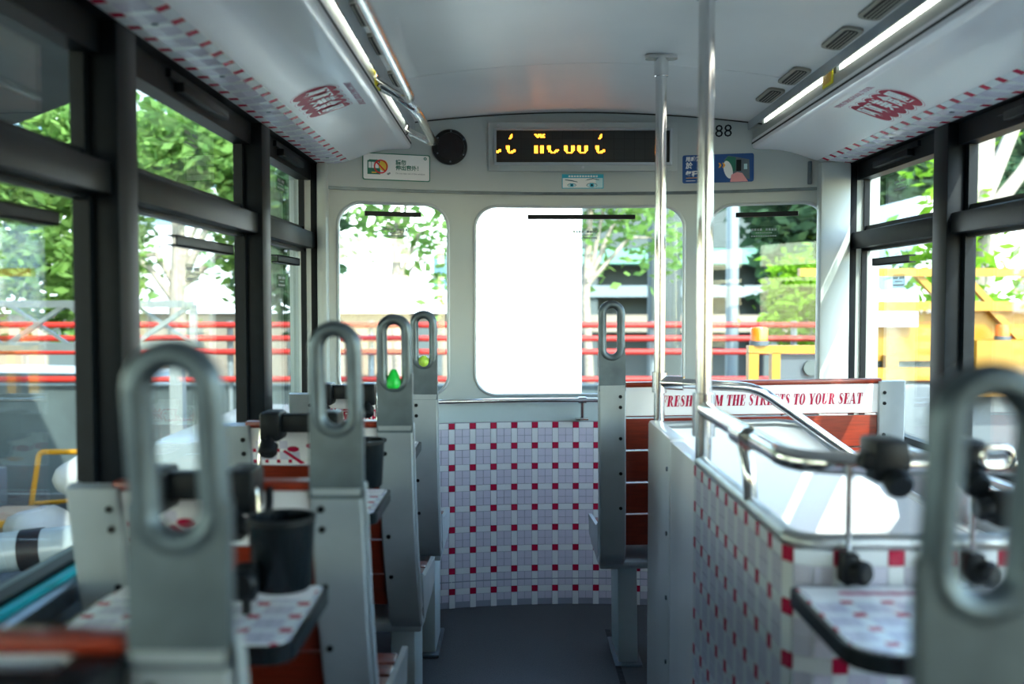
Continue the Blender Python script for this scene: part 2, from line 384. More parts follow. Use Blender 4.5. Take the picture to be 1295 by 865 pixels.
me.polygons.foreach_set('use_smooth', [True] * len(me.polygons)); me.set_sharp_from_angle(angle=R(38)); bpy.data.objects.remove(co)
slab(1.607, 1.93, .016, .016, -.70, 1.22).obj('header_panel', 'front', wf)
slab(1.596, 1.607, .010, .010, -.70, 1.22).obj('header_shadow_strip', 'cast', wf)
slab(.722, .80, .006, .006, -.70, 1.22).obj('lower_rail_panel', 'aqua', wf)
slab(0, .72, .004, .004, -.70, 1.22).obj('tile_backing', 'grout', wf)
slab(.10, .104, .0072, .004, -.45, .63, 40).obj('panel_joint', 'grout', wf)
def ffront(s, t):
    es = nrm((1, yfs(s), 0)); et = Vector((0, 0, 1)); n = es.cross(et); return Vector((s, yf(s), t)) + n * .005, es, et, n
z0r = .7065
tiles(wf, ffront, [.008 + PITCH * k for k in range(-6, 8)], [z0r - PITCH * k for k in range(9)], lambda k, s, t: k != 'lilac_tile', lambda s, t: t > .01)
G().rbox(1.112, 1.222, 3.60, 3.66, 0, 1.69, .012).obj('corner_pillar', 'front', wf)
G().rbox(-.705, -.668, 3.60, 3.655, 0, 1.69, .012).obj('corner_pillar', 'front', wf)
# front windows
def notice(face, parent, wd=.105, ht=.045):
    face.g([rrect(-wd / 2, wd / 2, -ht / 2, ht / 2, .003, 2)], 0, .0006).obj('notice_film', 'notice', parent, smooth=False)
    q = []
    for k in range(9):
        if k != 4: q.append(rc(-.047 + k * .0107, -.039 + k * .0107, .006, .0145))
    for k in range(8): q.append(rc(-.03 + k * .0078, -.0245 + k * .0078, -.004, .0))
    for k in range(11): q.append(rc(-.047 + k * .0086, -.0405 + k * .0086, -.0165, -.0115))
    face.g(q, .0006, .001).obj('notice_print', 'grey_ink', parent, smooth=False)
M['notice'] = glassmat('clear_film', (.82, .86, .84), .5)
for i, (a, b) in enumerate(FW):
    win = struct('window_%d' % (i + 1))
    g = G(); n = 16; X = [a - .01 + (b - a + .02) * k / n for k in range(n + 1)]
    v = [(x, yf(x) + .02, z) for x in X for z in (FZ[0] - .01, FZ[1] + .01)] + [(x, yf(x) + .024, z) for x in X for z in (FZ[0] - .01, FZ[1] + .01)]; m2 = 2 * (n + 1)
    f = []
    for k in range(n): f += [(2 * k, 2 * k + 2, 2 * k + 3, 2 * k + 1), (m2 + 2 * k, m2 + 2 * k + 1, m2 + 2 * k + 3, m2 + 2 * k + 2)]
    G().add(v, f).obj('pane', 'glass', win)
    pts = [(x, yf(x) - .001, z) for x, z in rrect(a, b, FZ[0], FZ[1], .085, 10)]
    pts = [p for k, p in enumerate(pts)]
    dense = []
    for k in range(len(pts)):
        p, q = Vector(pts[k]), Vector(pts[(k + 1) % len(pts)]); m_ = max(1, int((q - p).length / .05))
        for j in range(m_):
            x = p.x + (q.x - p.x) * j / m_; dense.append((x, yf(x) - .001, p.z + (q.z - p.z) * j / m_))
    G().tube(dense, .006, 8, closed=True).obj('gasket', 'plate', win)
    bx = ((-.545, -.345), (.06, .475), (.845, 1.06))[i]; cx = (bx[0] + bx[1]) / 2
    es = nrm((1, yfs(cx), 0)); y = yf(cx) - .012
    G().bar((bx[0], y - yfs(cx) * (cx - bx[0]), 1.512), (bx[1], y + yfs(cx) * (bx[1] - cx), 1.512), .012, .017).obj('pull_bar', 'rubber', win, smooth=False)
    nx = (-.44, .285, .95)[i]
    notice(Face((nx, yf(nx) + .018, 1.447), (1, yfs(nx), 0), (0, 0, 1)), win)
# rail under the front windows
hr = thing('window_rail', (.30, 3.80, .82), 'thin steel rail below the middle front window', 'rail')
X = [-.62 + 1.75 * k / 24 for k in range(25)]
G().tube([(x, yf(x) - .06, .808) for x in X], .0085, 12).obj('rail_tube', 'steel', hr)
for bxp in (-.5, .27, 1.0):
    yy = yf(bxp)
    G().cyl((bxp - .015, yy - .06, .808), (bxp + .015, yy - .06, .808), .013).tube(fillet([(bxp, yy - .06, .80), (bxp, yy - .055, .74), (bxp, yy - .03, .738)], .02), .007, 10).rbox(bxp - .025, bxp + .025, yy - .045, yy - .01, .728, .735, .002).obj('rail_bracket', 'steel', hr)

# ---- side walls and windows
POSTS = [-1.245, -.22, .805, 1.83, 2.855]
names = iter(range(4, 40)); tno = iter(range(3, 40))
for sx, xi, side in ((-1, XL, 'left'), (1, XR, 'right')):
    def D(d, e): return (xi + sx * d, xi + sx * e) if sx > 0 else (xi + sx * e, xi + sx * d)
    wl = G().box(*D(.03, .12), YB, 3.70, 0, .70).obj('wall_' + side, 'white_panel' if sx > 0 else 'dark_panel', smooth=False, kind='structure')
    G().box(*D(-.0, .10), YB, 3.70, 1.686, 1.94).obj('roof_rail', 'black', wl, smooth=False)
    G().rbox(*D(.005, .13), YB, 3.66, .70, .732, .006).obj('window_sill', 'brushed' if sx > 0 else 'cast', wl)
    if sx < 0: G().box(*D(.03, .062), YB, 3.62, .732, .742).obj('sill_strip', 'sill', wl, smooth=False)
    else: G().tube([(1.205, YB, .715), (1.205, 2.84, .715)], .009, 10).obj('sill_rail', 'steel', wl)
    for yp in POSTS + [3.655]:
        hw = .048 if yp < 3 else .03
        G().rbox(*D(0, .076), yp - hw, yp + hw, .70, 1.69, .004).obj('trim_%d' % next(tno), 'black', kind='structure')
    edges = POSTS + [3.67]
    for k in range(len(edges) - 1):
        y0, y1 = edges[k] + .046, edges[k + 1] - (.046 if k < 4 else .04)
        win = struct('window_%d' % next(names))
        g = G().rbox(*D(.012, .074), y0, y1, 1.378, 1.436, .004).box(*D(.056, .075), y0, y1, 1.436, 1.458).box(*D(.05, .075), y0, y1, 1.368, 1.378)
        g.obj('mid_rail', 'black', win)
        g = G().box(*D(.03, .075), y0, y1, 1.625, 1.69).box(*D(.05, .075), y0, y0 + .025, 1.44, 1.64).box(*D(.05, .075), y1 - .025, y1, 1.44, 1.64)
        g.obj('upper_sash', 'black', win, smooth=False)
        g = G().box(*D(.045, .075), y0, y0 + .022, .73, 1.38).box(*D(.045, .075), y1 - .022, y1, .73, 1.38).box(*D(.045, .075), y0, y1, .73, .752)
        g.obj('lower_sash', 'black', win, smooth=False)
        G().box(*D(.068, .073), y0 + .01, y1 - .01, 1.44, 1.64).obj('upper_pane', 'glass', win, smooth=False)
        G().box(*D(.068, .073), y0 + .01, y1 - .01, .74, 1.38).obj('lower_pane', 'glass', win, smooth=False)
        ym = (y0 + y1) / 2; hl = .17 if k < 4 else .15
        G().rbox(*D(.008, .032), ym - hl, ym + hl, 1.64, 1.662, .003).box(*D(.02, .04), ym - hl - .05, ym + hl + .06, 1.662, 1.68).obj('latch_bar', 'black', win)
        a, b = (ym - .12, ym + .33) if k < 4 else (ym - .08, ym + .24)
        q = G().box(*D(.045, .068), a, b, 1.333, 1.337).box(*D(.045, .049), a, b, 1.312, 1.337).box(*D(.045, .068), a, b, 1.312, 1.316)
        if not (sx > 0 and k == 3): q.obj('pull_bar', 'rubber', win, smooth=False)
        if k == 4 and sx > 0 or k == 3 or (k == 4 and sx < 0):
            for zz in (1.575, 1.255):
                xg = xi + sx * .066
                notice(Face((xg, ym + .05, zz), (0, 1, 0) if sx < 0 else (0, -1, 0), (0, 0, 1)), win)
# rear end wall behind the camera
G().box(-.82, 1.34, YB - .05, YB, 0, 1.94).obj('wall_back', 'dark_panel', smooth=False, kind='structure')

# ---- ceiling coves with printed tile border, lights and vents
COVE = [(0, 1.686), (.03, 1.687), (.06, 1.690), (.09, 1.697), (.12, 1.708), (.155, 1.724), (.19, 1.738), (.225, 1.747), (.26, 1.752), (.295, 1.754), (.312, 1.756), (.320, 1.762), (.322, 1.774)]
for sx, xi, side, no in ((-1, XL, 'left', 1), (1, XR, 'right', 2)):
    cv = struct('trim_%d' % no)
    ye = lambda x: yf(x) - .012
    prof = [(xi - sx * d, z) for d, z in COVE]; back = [(xi - sx * .322, 1.79), (xi, 1.79)]
    P = prof + back; n = len(P); g = G()
    g.add([(x, YB, z) for x, z in P] + [(x, ye(x), z) for x, z in P], [tuple(range(n)), tuple(range(2 * n - 1, n - 1, -1))] + [(i, (i + 1) % n, n + (i + 1) % n, n + i) for i in range(n)])
    g.obj('cove_panel', 'white', cv)
    xfa = xi - sx * .320; xe = ye(xfa) - .004
    G().box(min(xfa, xfa + sx * .014), max(xfa, xfa + sx * .014), YB, xe, 1.778, 1.822).obj('fascia', 'fascia', cv, smooth=False)
    G().box(min(xfa - sx * .0035, xfa + sx * .02), max(xfa - sx * .0035, xfa + sx * .02), YB, xe, 1.7735, 1.7790).obj('shadow_joint', 'vent_dark', cv, smooth=False)
    G().add([(xfa, YB, 1.815), (xfa + sx * .03, YB, 1.83), (xfa + sx * .06, YB, 1.86), (xfa, xe, 1.815), (xfa + sx * .03, xe, 1.83), (xfa + sx * .06, xe, 1.86)], [(0, 1, 4, 3), (1, 2, 5, 4)]).obj('lamp_tray', 'fascia', cv, smooth=False)
    xv = xi - sx * .334; vb = 1.829 if sx > 0 else 1.808
    G().box(xv - .003, xv + .003, YB, ye(xv) - .004, vb, zc(xv) + .002).obj('lamp_valance', 'plate', cv, smooth=False)
    # tile border
    def fcove(s, t, sx=sx, xi=xi):
        acc = 0
        for (d0, z0), (d1, z1) in zip(COVE, COVE[1:]):
            L = math.hypot(d1 - d0, z1 - z0)
            if acc + L >= t: break
            acc += L
        u = (t - acc) / L; et = nrm((-sx * (d1 - d0), 0, z1 - z0)); es = Vector((0, 1, 0)); nn = es.cross(et)
        if nn.z > 0: es = -es; nn = -nn
        return Vector((xi - sx * (d0 + (d1 - d0) * u), s, z0 + (z1 - z0) * u)) + nn * -.0012, es, et, nn
    kc = int((3.68 - .6) / PITCH)
    yq = 3.60
    colsY = [yq - PITCH * k for k in range(36)]
    # rows: red line at t=.014 (outer) and .094 (inner)
    tiles(cv, fcove, colsY, [.014 + PITCH], lambda k, s, t: k == 'red_tile' or k.startswith('level'), lambda s, t: True)
    # outer red line
    gl = []
    for s in colsY:
        for k, a in (('red_tile', s), ('level_white_tile', s + REDW / 2 + BIG / 2)):
            p, es, et, nn = fcove(a, .014); off = wloc(cv)
            o = bpy.data.objects.new(k, TM[k]); COL.objects.link(o); o.parent = cv
            o.matrix_local = Matrix(((es.x, et.x, nn.x, p.x), (es.y, et.y, nn.y, p.y), (es.z, et.z, nn.z, p.z), (0, 0, 0, 1)))
    # screws
    q = G()
    for k in range(9):
        p, es, et, nn = fcove(3.5 - .42 * k, .055); q.cyl(p, p + nn * .004, .006, 10)
    each(q, 'cove_bolt', 'cast', cv)
    # printed emblem: five overlapping blobs with five characters and a slogan line
    yc = 2.79 if sx > 0 else 2.74
    t0 = .19; p, es, et, nn = fcove(yc, t0)
    if sx > 0: ex, ey = Vector((0, -1, 0)), et
    else: ex, ey = Vector((0, 1, 0)), et
    sgn = -1 if sx > 0 else 1
    def onc(a, b, h, t_=t0):
        q_, _, _, n_ = fcove(yc + sgn * a, t_ + b); return q_ + n_ * (h + .0012)
    def disc(cx, a, b, h):
        g = G(); n = 28; nr = 5; v = [onc(cx, 0, h)]; f = []
        for r_ in range(1, nr + 1): v += [onc(cx + a * r_ / nr * math.cos(2 * math.pi * k / n), b * r_ / nr * math.sin(2 * math.pi * k / n), h) for k in range(n)]
        f += [(0, 1 + k, 1 + (k + 1) % n) for k in range(n)]
        for r_ in range(nr - 1): f += [(1 + r_ * n + k, 1 + (r_ + 1) * n + k, 1 + (r_ + 1) * n + (k + 1) % n, 1 + r_ * n + (k + 1) % n) for k in range(n)]
        return g.add(v, f)
    def blobs(a, b, h):
        g = G()
        for k in range(5):
            d_ = disc(-.108 + .054 * k, a, b, h + k * .00002); g.add(d_.v, d_.f)
        return g
    blobs(.0465, .068, .0002).obj('emblem_outline', 'pink', cv); blobs(.0445, .066, .0005).obj('emblem_border', 'white', cv); blobs(.0405, .061, .0008).obj('emblem_ground', 'ink', cv)
    def curved_text(name, st, size, t_, m, h, scx=1, scy=1, off=0, bold=0):
        me_ = textmesh(st, size, bold=bold)
        for v in me_.vertices: v.co = onc(off + v.co.x * scx, v.co.y * scy, h + v.co.z, t_)
        link(name, me_, m, cv, smooth=False)
    for k, ch in enumerate('叮叮美食團'): curved_text('emblem_character', ch, .062, t0, 'white', .0016, .76, 1.3, -.108 + .054 * k, .0016)
    curved_text('slogan', 'DING DING FOOD TOUR', .027, .282, 'pink', .0004, .9, 1, 0, .0006)

# LED tubes, labels, vents
def lamp(x, y0, y1, lab):
    t = thing('tube_light', (x, (y0 + y1) / 2, 1.833), lab, 'light'); zl = 1.838 if x > .26 else 1.826
    G().tube([(x, y0, zl), (x, y1, zl)], .011, 12).obj('lit_tube', 'tube', t)
    s = 1 if x > .26 else -1
    G().box(min(x + s * .008, x + s * .016), max(x + s * .008, x + s * .016), y0, y1, 1.825, 1.85).obj('tube_holder', 'plate', t, smooth=False)
    each(G().rbox(x - .014, x + .014, y0 - .03, y0, 1.819, 1.847, .003).rbox(x - .014, x + .014, y1, y1 + .03, 1.819, 1.847, .003), 'tube_cap', 'plate', t)
xl_, xr_ = XL + .302, XR - .302
lamp(xr_, 2.93, 3.60, 'short lit tube over the right cove, front one beyond the yellow label')
lamp(xr_, 1.55, 2.78, 'long lit tube over the right cove, nearer than the yellow label')
lamp(xl_, 2.90, 3.60, 'lit tube hidden behind the left cove edge near the front wall')
lamp(xl_, 1.55, 2.78, 'lit tube hidden behind the left cove edge above the long grab rail')
for x, s, y, lab in ((XR - .322, 1, 2.86, 'yellow sticker between the two lit tubes on the right fascia'), (XL + .3245, -1, 2.80, 'small yellow sticker on the left metal fascia by the grab rails')):
    o = thing('caution_sticker', (x, y, 1.80), lab, 'sticker'); zs_ = .018 if s > 0 else 0
    G().box(x - .001, x + .001, y - .045, y + .045, 1.781 + zs_, 1.826 + zs_).obj('sticker_film', 'label', o, smooth=False)
    f = Face((x - .0012 * s, y, 1.803 + zs_), (0, -s, 0), (0, 0, 1))
    f.g([rc(-.036 + .018 * k, -.024 + .018 * k, -.014, .014) for k in range(4)], 0, .0005).obj('sticker_print', 'amber', o, smooth=False)
def vent(x, y, lab):
    t = thing('ceiling_vent', (x, y, zc(x) - .003), lab, 'vent', 'slotted vents along the ceiling'); z = zc(x)
    f = Face((x, y, z - .001), (0, 1, 0), (1, 0, -.28 * (x - XC)))
    f.g([rrect(-.10, .10, -.027, .027, .02, 4)], -.002, .006).obj('vent_frame', 'vent', t)
    f.g([rrect(-.086, .086, -.017, .017, .012, 4)], .0055, .007).obj('vent_slot', 'vent_dark', t, smooth=False)
    f.g([rc(-.08, .08, -.010 + .009 * k, -.0075 + .009 * k) for k in range(3)], .0068, .0085).obj('vent_louvre', 'vent', t, smooth=False)
od = ['nearest', 'second nearest', 'third nearest', 'farthest']
for i, y in enumerate((2.30, 2.58, 3.01, 3.29)): vent(.845, y, 'slotted ceiling vent by the right light tubes, %s of four' % od[i])
for i, y in enumerate((2.34, 2.62, 3.03)): vent(-.352, y, 'slotted ceiling vent behind the left ceiling grab rail, %s of three' % od[i if i < 2 else 3])

# ---- things on the front header
def fface(x, z, off=.0165, half=0):
    off += half * half / 4 + (.0004 if half else 0)
    es = nrm((1, yfs(x), 0)); return Face((x, yf(x) - off, z), es, (0, 0, 1))
# led display
L = thing('led_display', (.27, 3.85, 1.765), 'long dot-matrix sign with amber dots above the middle front window', 'display')
yd = yf(.27) - .043
def ring(x0, x1, z0, z1, t, y0, y1, bev=0):
    g = G()
    o_ = [(x0, z0), (x1, z0), (x1, z1), (x0, z1)]; i_ = [(x0 + t, z0 + t), (x1 - t, z0 + t), (x1 - t, z1 - t), (x0 + t, z1 - t)]
    v = [(a, y0 + bev, b) for a, b in o_] + [(a, y0, b) for a, b in i_] + [(a, y1, b) for a, b in o_] + [(a, y1, b) for a, b in i_]; f = []
    for k in range(4):
        j = (k + 1) % 4; f += [(k, j, 4 + j, 4 + k), (8 + k, 12 + k, 12 + j, 8 + j), (k, 8 + k, 8 + j, j), (4 + k, 4 + j, 12 + j, 12 + k)]
    return g.add(v, f)
ring(-.090, .630, 1.683, 1.866, .024, yd - .014, yd + .05).obj('outer_frame', 'front', L, smooth=False)
ring(-.068, .608, 1.705, 1.844, .009, yd - .026, yd + .02, .004).obj('inner_frame', 'plate', L, smooth=False)
G().box(-.062, .602, yd - .014, yd + .03, 1.711, 1.838).obj('screen', 'led_off', L, smooth=False)
q = G()
for x in (-.052, .27, .592):
    for z in (1.696, 1.854): q.cyl((x, yd - .013, z), (x, yd - .018, z), .0055, 10)
each(q, 'frame_bolt', 'brushed', L)
BM = {'dot': ['...##', '.####', '###..'], 't': ['###.....', '###.....', '###.....', '.##...##', '.##.####', '..####..'], 'T': ['..#', '.##', '.##', '##.'],
      'N': ['##.###.##', '.#######.', '..##.####'], 'n': ['###..###'] * 6, 'e': ['###.......', '###.......', '###.......', '.##....###', '.###..###.', '...####...'],
      'o': ['###...###', '###...###', '###...###', '###...###', '.##...##.', '..#####..']}
q = G(); pt = .0049
def px_x(u): return -.062 + (u - 97) * (.664 / 1084)
def bmp(key, u, zrow):
    for r_, row in enumerate(BM[key]):
        for c_, ch in enumerate(row):
            if ch == '#':
                x = px_x(u) + c_ * pt * .92; z = zrow - r_ * pt; q.box(x - .0019, x + .0019, yd - .0155, yd - .0138, z - .0019, z + .0019)
for key, u in (('t', 165), ('n', 340), ('e', 420), ('o', 525), ('o', 607), ('t', 720)): bmp(key, u, 1.776)
bmp('dot', 97, 1.762); bmp('T', 182, 1.820); bmp('N', 340, 1.820); bmp('T', 738, 1.820)
q.obj('lit_dots', 'led_on', L, smooth=False, kind='stuff')
# loudspeaker
s = thing('loudspeaker', (-.237, 3.79, 1.768), 'round black loudspeaker on the header left of the dot-matrix sign', 'speaker')
f = fface(-.237, 1.768); G().lathe(f.at(0, 0), [(.0, .030), (.045, .029), (.052, .027), (.052, .02)], 36, f.ez).obj('grille', 'speaker', s)
G().lathe(f.at(0, 0), [(.052, .029), (.062, .028), (.066, .02), (.066, -.002)], 36, f.ez).obj('rim', 'rubber', s)
g = G()
for k in range(6): g.cyl(f.at(.057 * math.cos(k * 1.047 + .5), .057 * math.sin(k * 1.047 + .5), .027), f.at(.057 * math.cos(k * 1.047 + .5), .057 * math.sin(k * 1.047 + .5), .0295), .0035, 8)
each(g, 'rim_bolt', 'cast', s)
# window notice with tram pictogram
s = thing('warning_sign', (-.43, 3.75, 1.686), 'white green-edged warning sign with tram pictogram above the left front window', 'sign')
f = fface(-.43, 1.685, half=.128); W2, H2 = .128, .050
f.g([rrect(-W2, W2, -H2, H2, .008, 4)], 0, .003).obj('sign_plate', 'green_ink', s, smooth=False)
f.g([rrect(-W2 + .0035, W2 - .0035, -H2 + .0035, H2 - .0035, .006, 4)], .003, .0034).obj('sign_face', 'paper', s, smooth=False)
f.g([rc(-.110, -.062, -.029, .022), rc(-.104, -.07, .022, .025)], .0034, .0037).obj('tram_pictogram', 'green_ink', s, smooth=False)
f.g([rc(-.106, -.096, -.006, .016), rc(-.094, -.084, -.006, .016), rc(-.082, -.068, -.006, .016)], .0037, .004).obj('tram_windows', 'paper', s, smooth=False)
f.g([rc(-.094, -.076, -.024, -.020), ell(-.050, .004, .017, .020, 16)], .0037, .004).obj('pictogram_yellow', 'yellow_ink', s, smooth=False)
g = G(); n = 28
vv = [f.at(-.06 + r_ * math.cos(k * 2 * math.pi / n), 0 + r_ * math.sin(k * 2 * math.pi / n), h) for h in (.004, .0044) for r_ in (.021, .026) for k in range(n)]
ff = []
for k in range(n):
    j = (k + 1) % n; ff += [(2 * n + k, 2 * n + j, 3 * n + j, 3 * n + k), (k, n + k, n + j, j), (n + k, 3 * n + k, 3 * n + j, n + j), (k, j, 2 * n + j, 2 * n + k)]
g.add(vv, ff); g.prism([(-.078, .014), (-.074, .018), (-.042, -.014), (-.046, -.018)], f.o, f.ex, f.ey, f.ez, .004, .0044)
g.obj('prohibition_ring', 'red_ink', s, smooth=False)
f.g([ell(-.032, -.026, .005, .004, 8), rc(-.030, -.024, -.026, -.020)], .0036, .004).obj('pictogram_hand', 'grey_ink', s, smooth=False)
text('sign_lettering', '請勿', .020, 'green_ink', s, f.at(-.004, .017, .0037), f.ex, f.ey, bold=.0005, align='LEFT')
text('sign_lettering', '伸出窗外！', .020, 'green_ink', s, f.at(-.004, -.003, .0037), f.ex, f.ey, bold=.0005, align='LEFT')
text('sign_lettering', 'Do not lean out of the window', .0088, 'grey_ink', s, f.at(-.004, -.0225, .0037), f.ex, f.ey, align='LEFT')
f.g([ell(.109, .036, .006, .006, 16)], .0034, .0037).obj('sign_emblem', 'green_ink', s, smooth=False)
f.g([rc(.1075, .1105, .0325, .0395)], .0037, .0039).obj('sign_emblem_mark', 'paper', s, smooth=False)
# eyes sticker
s = thing('eye_sticker', (.272, 3.85, 1.648), 'small cyan sticker with two printed eyes under the dot-matrix sign', 'sticker')
f = fface(.272, 1.648, half=.08)
f.g([rc(-.080, .080, -.028, .027)], 0, .0012).obj('sticker_film', 'cyan', s, smooth=False)
f.g([rc(-.077, .05, -.025, .012), ], .0012, .0015).obj('face_print', 'paper', s, smooth=False)
f.g([rc(.05, .077, -.025, .012)], .0012, .0015).obj('face_print', 'pale_cyan', s, smooth=False)
e = []; e2 = []; e3 = []
for cx, sc in ((-.042, .85), (.035, 1.05)):
    e.append(ell(cx, -.015, .020 * sc, .0085 * sc, 20)); e2.append(ell(cx, -.015, .0085 * sc, .0085 * sc, 16)); e3.append(ell(cx, -.015, .004 * sc, .004 * sc, 12))
    e.append([(cx - .024 * sc, .000), (cx - .02 * sc, .0035), (cx + .004 * sc, .0085), (cx + .026 * sc, .004), (cx + .026 * sc, .0065), (cx + .004 * sc, .0115), (cx - .018 * sc, .0065)] if cx > 0 else [(cx - .026, .0065), (cx - .026, .004), (cx, .0), (cx + .022, -.004), (cx + .022, -.002), (cx, .004)])
each(f.g(e, .0015, .0018), 'eye_outline', 'dark_teal', s, smooth=False)
each(f.g([ell(-.042, -.0155, .0155, .006, 20), ell(.035, -.0155, .019, .0075, 20)], .0018, .002), 'eye_white', 'pale_cyan', s, smooth=False)
each(f.g(e2, .002, .0022), 'iris', 'cyan', s, smooth=False); f.g(e3, .0022, .0024).obj('pupil', 'rubber', s, smooth=False)
f.g([rc(-.055 + .0105 * k, -.0475 + .0105 * k, .0155, .0225) for k in range(11)], .0012, .0015).obj('sticker_print', 'paper', s, smooth=False)
# blue fare sticker
s = thing('fare_sticker', (.777, 3.80, 1.688), 'blue card payment sticker behind the near pole, above the right front window', 'sticker')
f = fface(.777, 1.688, half=.132); W2, H2 = .132, .053
f.g([rrect(-W2, W2, -H2, H2, .008, 4)], 0, .0012).obj('sticker_film', 'blue_sign', s, smooth=False)
text('sticker_lettering', '用感應支付', .019, 'paper', s, f.at(-.120, .037, .0015), f.ex, f.ey, bold=.0006, align='LEFT')
text('sticker_lettering', '於      拍', .026, 'paper', s, f.at(-.120, .012, .0015), f.ex, f.ey, bold=.0008, align='LEFT')
text('sticker_lettering', '每程減', .023, 'paper', s, f.at(-.120, -.019, .0015), f.ex, f.ey, bold=.0008, align='LEFT')
f.g([rc(-.118, -.075, -.034, -.032)], .0012, .0016).obj('sticker_rule', 'amber', s, smooth=False)
f.g([rc(-.118, -.083, -.045, -.043)], .0012, .0016).obj('sticker_rule', 'paper', s, smooth=False)
f.g([[(.002 + d, .020), (.008 + d, .020), (.014 + d, .011), (.008 + d, .002), (.002 + d, .002), (.007 + d, .011)] for d in (0, .014)], .0018, .0022).obj('chevron_print', 'amber', s, smooth=False)
f.g([[(.022, .030), (.038, .046), (.07, .040), (.115, .030), (.118, -.045), (.07, -.03), (.03, 0)]], .0012, .0015).obj('reader_print', 'cast', s, smooth=False)
f.g([[(.022, .022), (.036, .044), (.066, .040), (.066, -.01), (.046, -.02), (.03, 0)]], .0015, .0017).obj('reader_print', 'green_ink', s, smooth=False)
f.g([rc(.068, .086, -.012, .030)], .0015, .0018).obj('reader_screen_print', 'rubber', s, smooth=False)
f.g([rc(.096, .108, -.006, .014)], .0015, .0018).obj('reader_screen_print', 'pale_cyan', s, smooth=False)
f.g([ell(.038, -.006, .016, .034, 20, .25)], .0017, .002).obj('disc_print', 'paper', s, smooth=False)
f.g([[(.046, -.052), (.05, -.025), (.072, -.016), (.09, -.02), (.112, -.052)]], .002, .0023).obj('hand_print', 'skin', s, smooth=False)
# fleet number
s = thing('fleet_number', (.80, 3.79, 1.824), 'black painted number 88 on the header above the blue sticker', 'number')
f = fface(.797, 1.826, .0162, half=.04)
text('numeral', '88', .066, 'rubber', s, f.at(0, 0, .0006), f.ex, f.ey)
# slot vent at right pillar
G().rbox(1.085, 1.098, 3.665, 3.68, 1.615, 1.70, .003).obj('pillar_slot', 'cast', wf)

# ---- poles and rails
def pole(x, y, r, z0, lab, extra=None):
    t = thing('grab_pole', (x, y, z0), lab, 'pole'); zt = zc(x)
    G().tube([(x, y, z0), (x, y, zt - .02)], r, 20).obj('pole_tube', 'steel', t)
    G().lathe((x, y, zt), [(r + .0045, -.062), (r + .0045, -.012)], 20).lathe((x, y, zt), [(r, -.063), (r + .0045, -.062)], 20).obj('pole_socket', 'steel', t)
    f = Face((x, y, zt), (1, 0, 0), (0, -1, 0)); f.g([rrect(-.047, .047, -.02, .02, .016, 5)], .002, .012).obj('ceiling_flange', 'steel', t)
    return t
p1 = pole(.437, 2.945, .0165, .834, 'slimmer steel pole at the front of the stair enclosure, with ceiling flange')
p2 = pole(.425, 2.20, .0178, .826, 'nearer thick steel pole at the stair enclosure')
RA = [(.437, 2.945, .948), (.55, 2.90, .945), (.716, 2.90, .935), (1.0, 2.90, .735), (1.035, 2.90, .708)]
ra = thing('stair_handrail', (.437, 2.9, .948), 'long steel handrail sloping down to the right in front of the slogan seat', 'handrail')
G().tube(fillet(RA, .05), .0145, 14).obj('rail_tube', 'steel', ra)
G().lathe((.437, 2.945, .948), [(.0225, -.03), (.0225, .03)], 18).tube([(.437, 2.945, .948), (.505, 2.918, .947)], .021, 16).obj('tee_clamp', 'steel', ra)
G().tube([(1.005, 2.90, .7315), (1.03, 2.90, .712)], .020, 14).cyl((1.017, 2.90, .72), (1.005, 2.925, .70), .01, 12).obj('end_joint', 'steel', ra)
rb = thing('guard_rail', (.413, 2.2, .95), 'bent steel guard rail running from the near pole around the stair enclosure', 'handrail')
RB = [(.425, 2.20, .950), (.418, 1.46, .950), (1.16, 1.46, .950)]
G().tube(fillet(RB, [0, .09, 0], 10), .0175, 16).obj('rail_tube', 'steel', rb)
G().lathe((.425, 2.20, .95), [(.025, -.06), (.025, .035)], 20).lathe((.425, 2.20, .95), [(.0178, .036), (.025, .035)], 20).lathe((.425, 2.20, .95), [(.0178, -.061), (.025, -.06)], 20).obj('tee_clamp', 'steel', rb)
G().tube([(.413, 1.80, .95), (.413, 1.72, .95)], .0215, 16).obj('pipe_collar', 'steel', rb)
G().tube(fillet([(.413, 1.78, .945), (.415, 1.735, .90), (.422, 1.735, .80)], .05), .012, 12).obj('support_leg', 'steel', rb)
G().rbox(1.15, 1.20, 1.44, 1.48, .93, .97, .006).obj('wall_socket', 'steel', rb)
# ceiling grab rails (left)
for pts, y0, lab in (([(-.378, .95, 1.795), (-.285, .95, 1.745), (-.272, 1.05, 1.735), (-.272, 2.68, 1.735), (-.285, 2.78, 1.745), (-.378, 2.78, 1.800)], 1.8, 'long ceiling grab rail above the left seats, ending before the front vent'),
                     ([(-.378, 2.84, 1.800), (-.285, 2.85, 1.745), (-.272, 2.95, 1.735), (-.272, 3.40, 1.735), (-.272, 3.55, 1.752), (-.290, 3.58, 1.755), (-.378, 3.58, 1.795)], 3.2, 'short ceiling grab rail at the loudspeaker, front one of two')):
    t = thing('ceiling_grab_rail', (-.272, y0, 1.735), lab, 'rail')
    G().tube(fillet(pts, .06), .0135, 14).obj('rail_tube', 'steel', t)
    for e in (pts[0], pts[-1]): G().lathe(e, [(.022, -.004), (.022, .004), (.012, .006)], 16, (1, 0, -.5)).obj('rail_flange', 'steel', t)

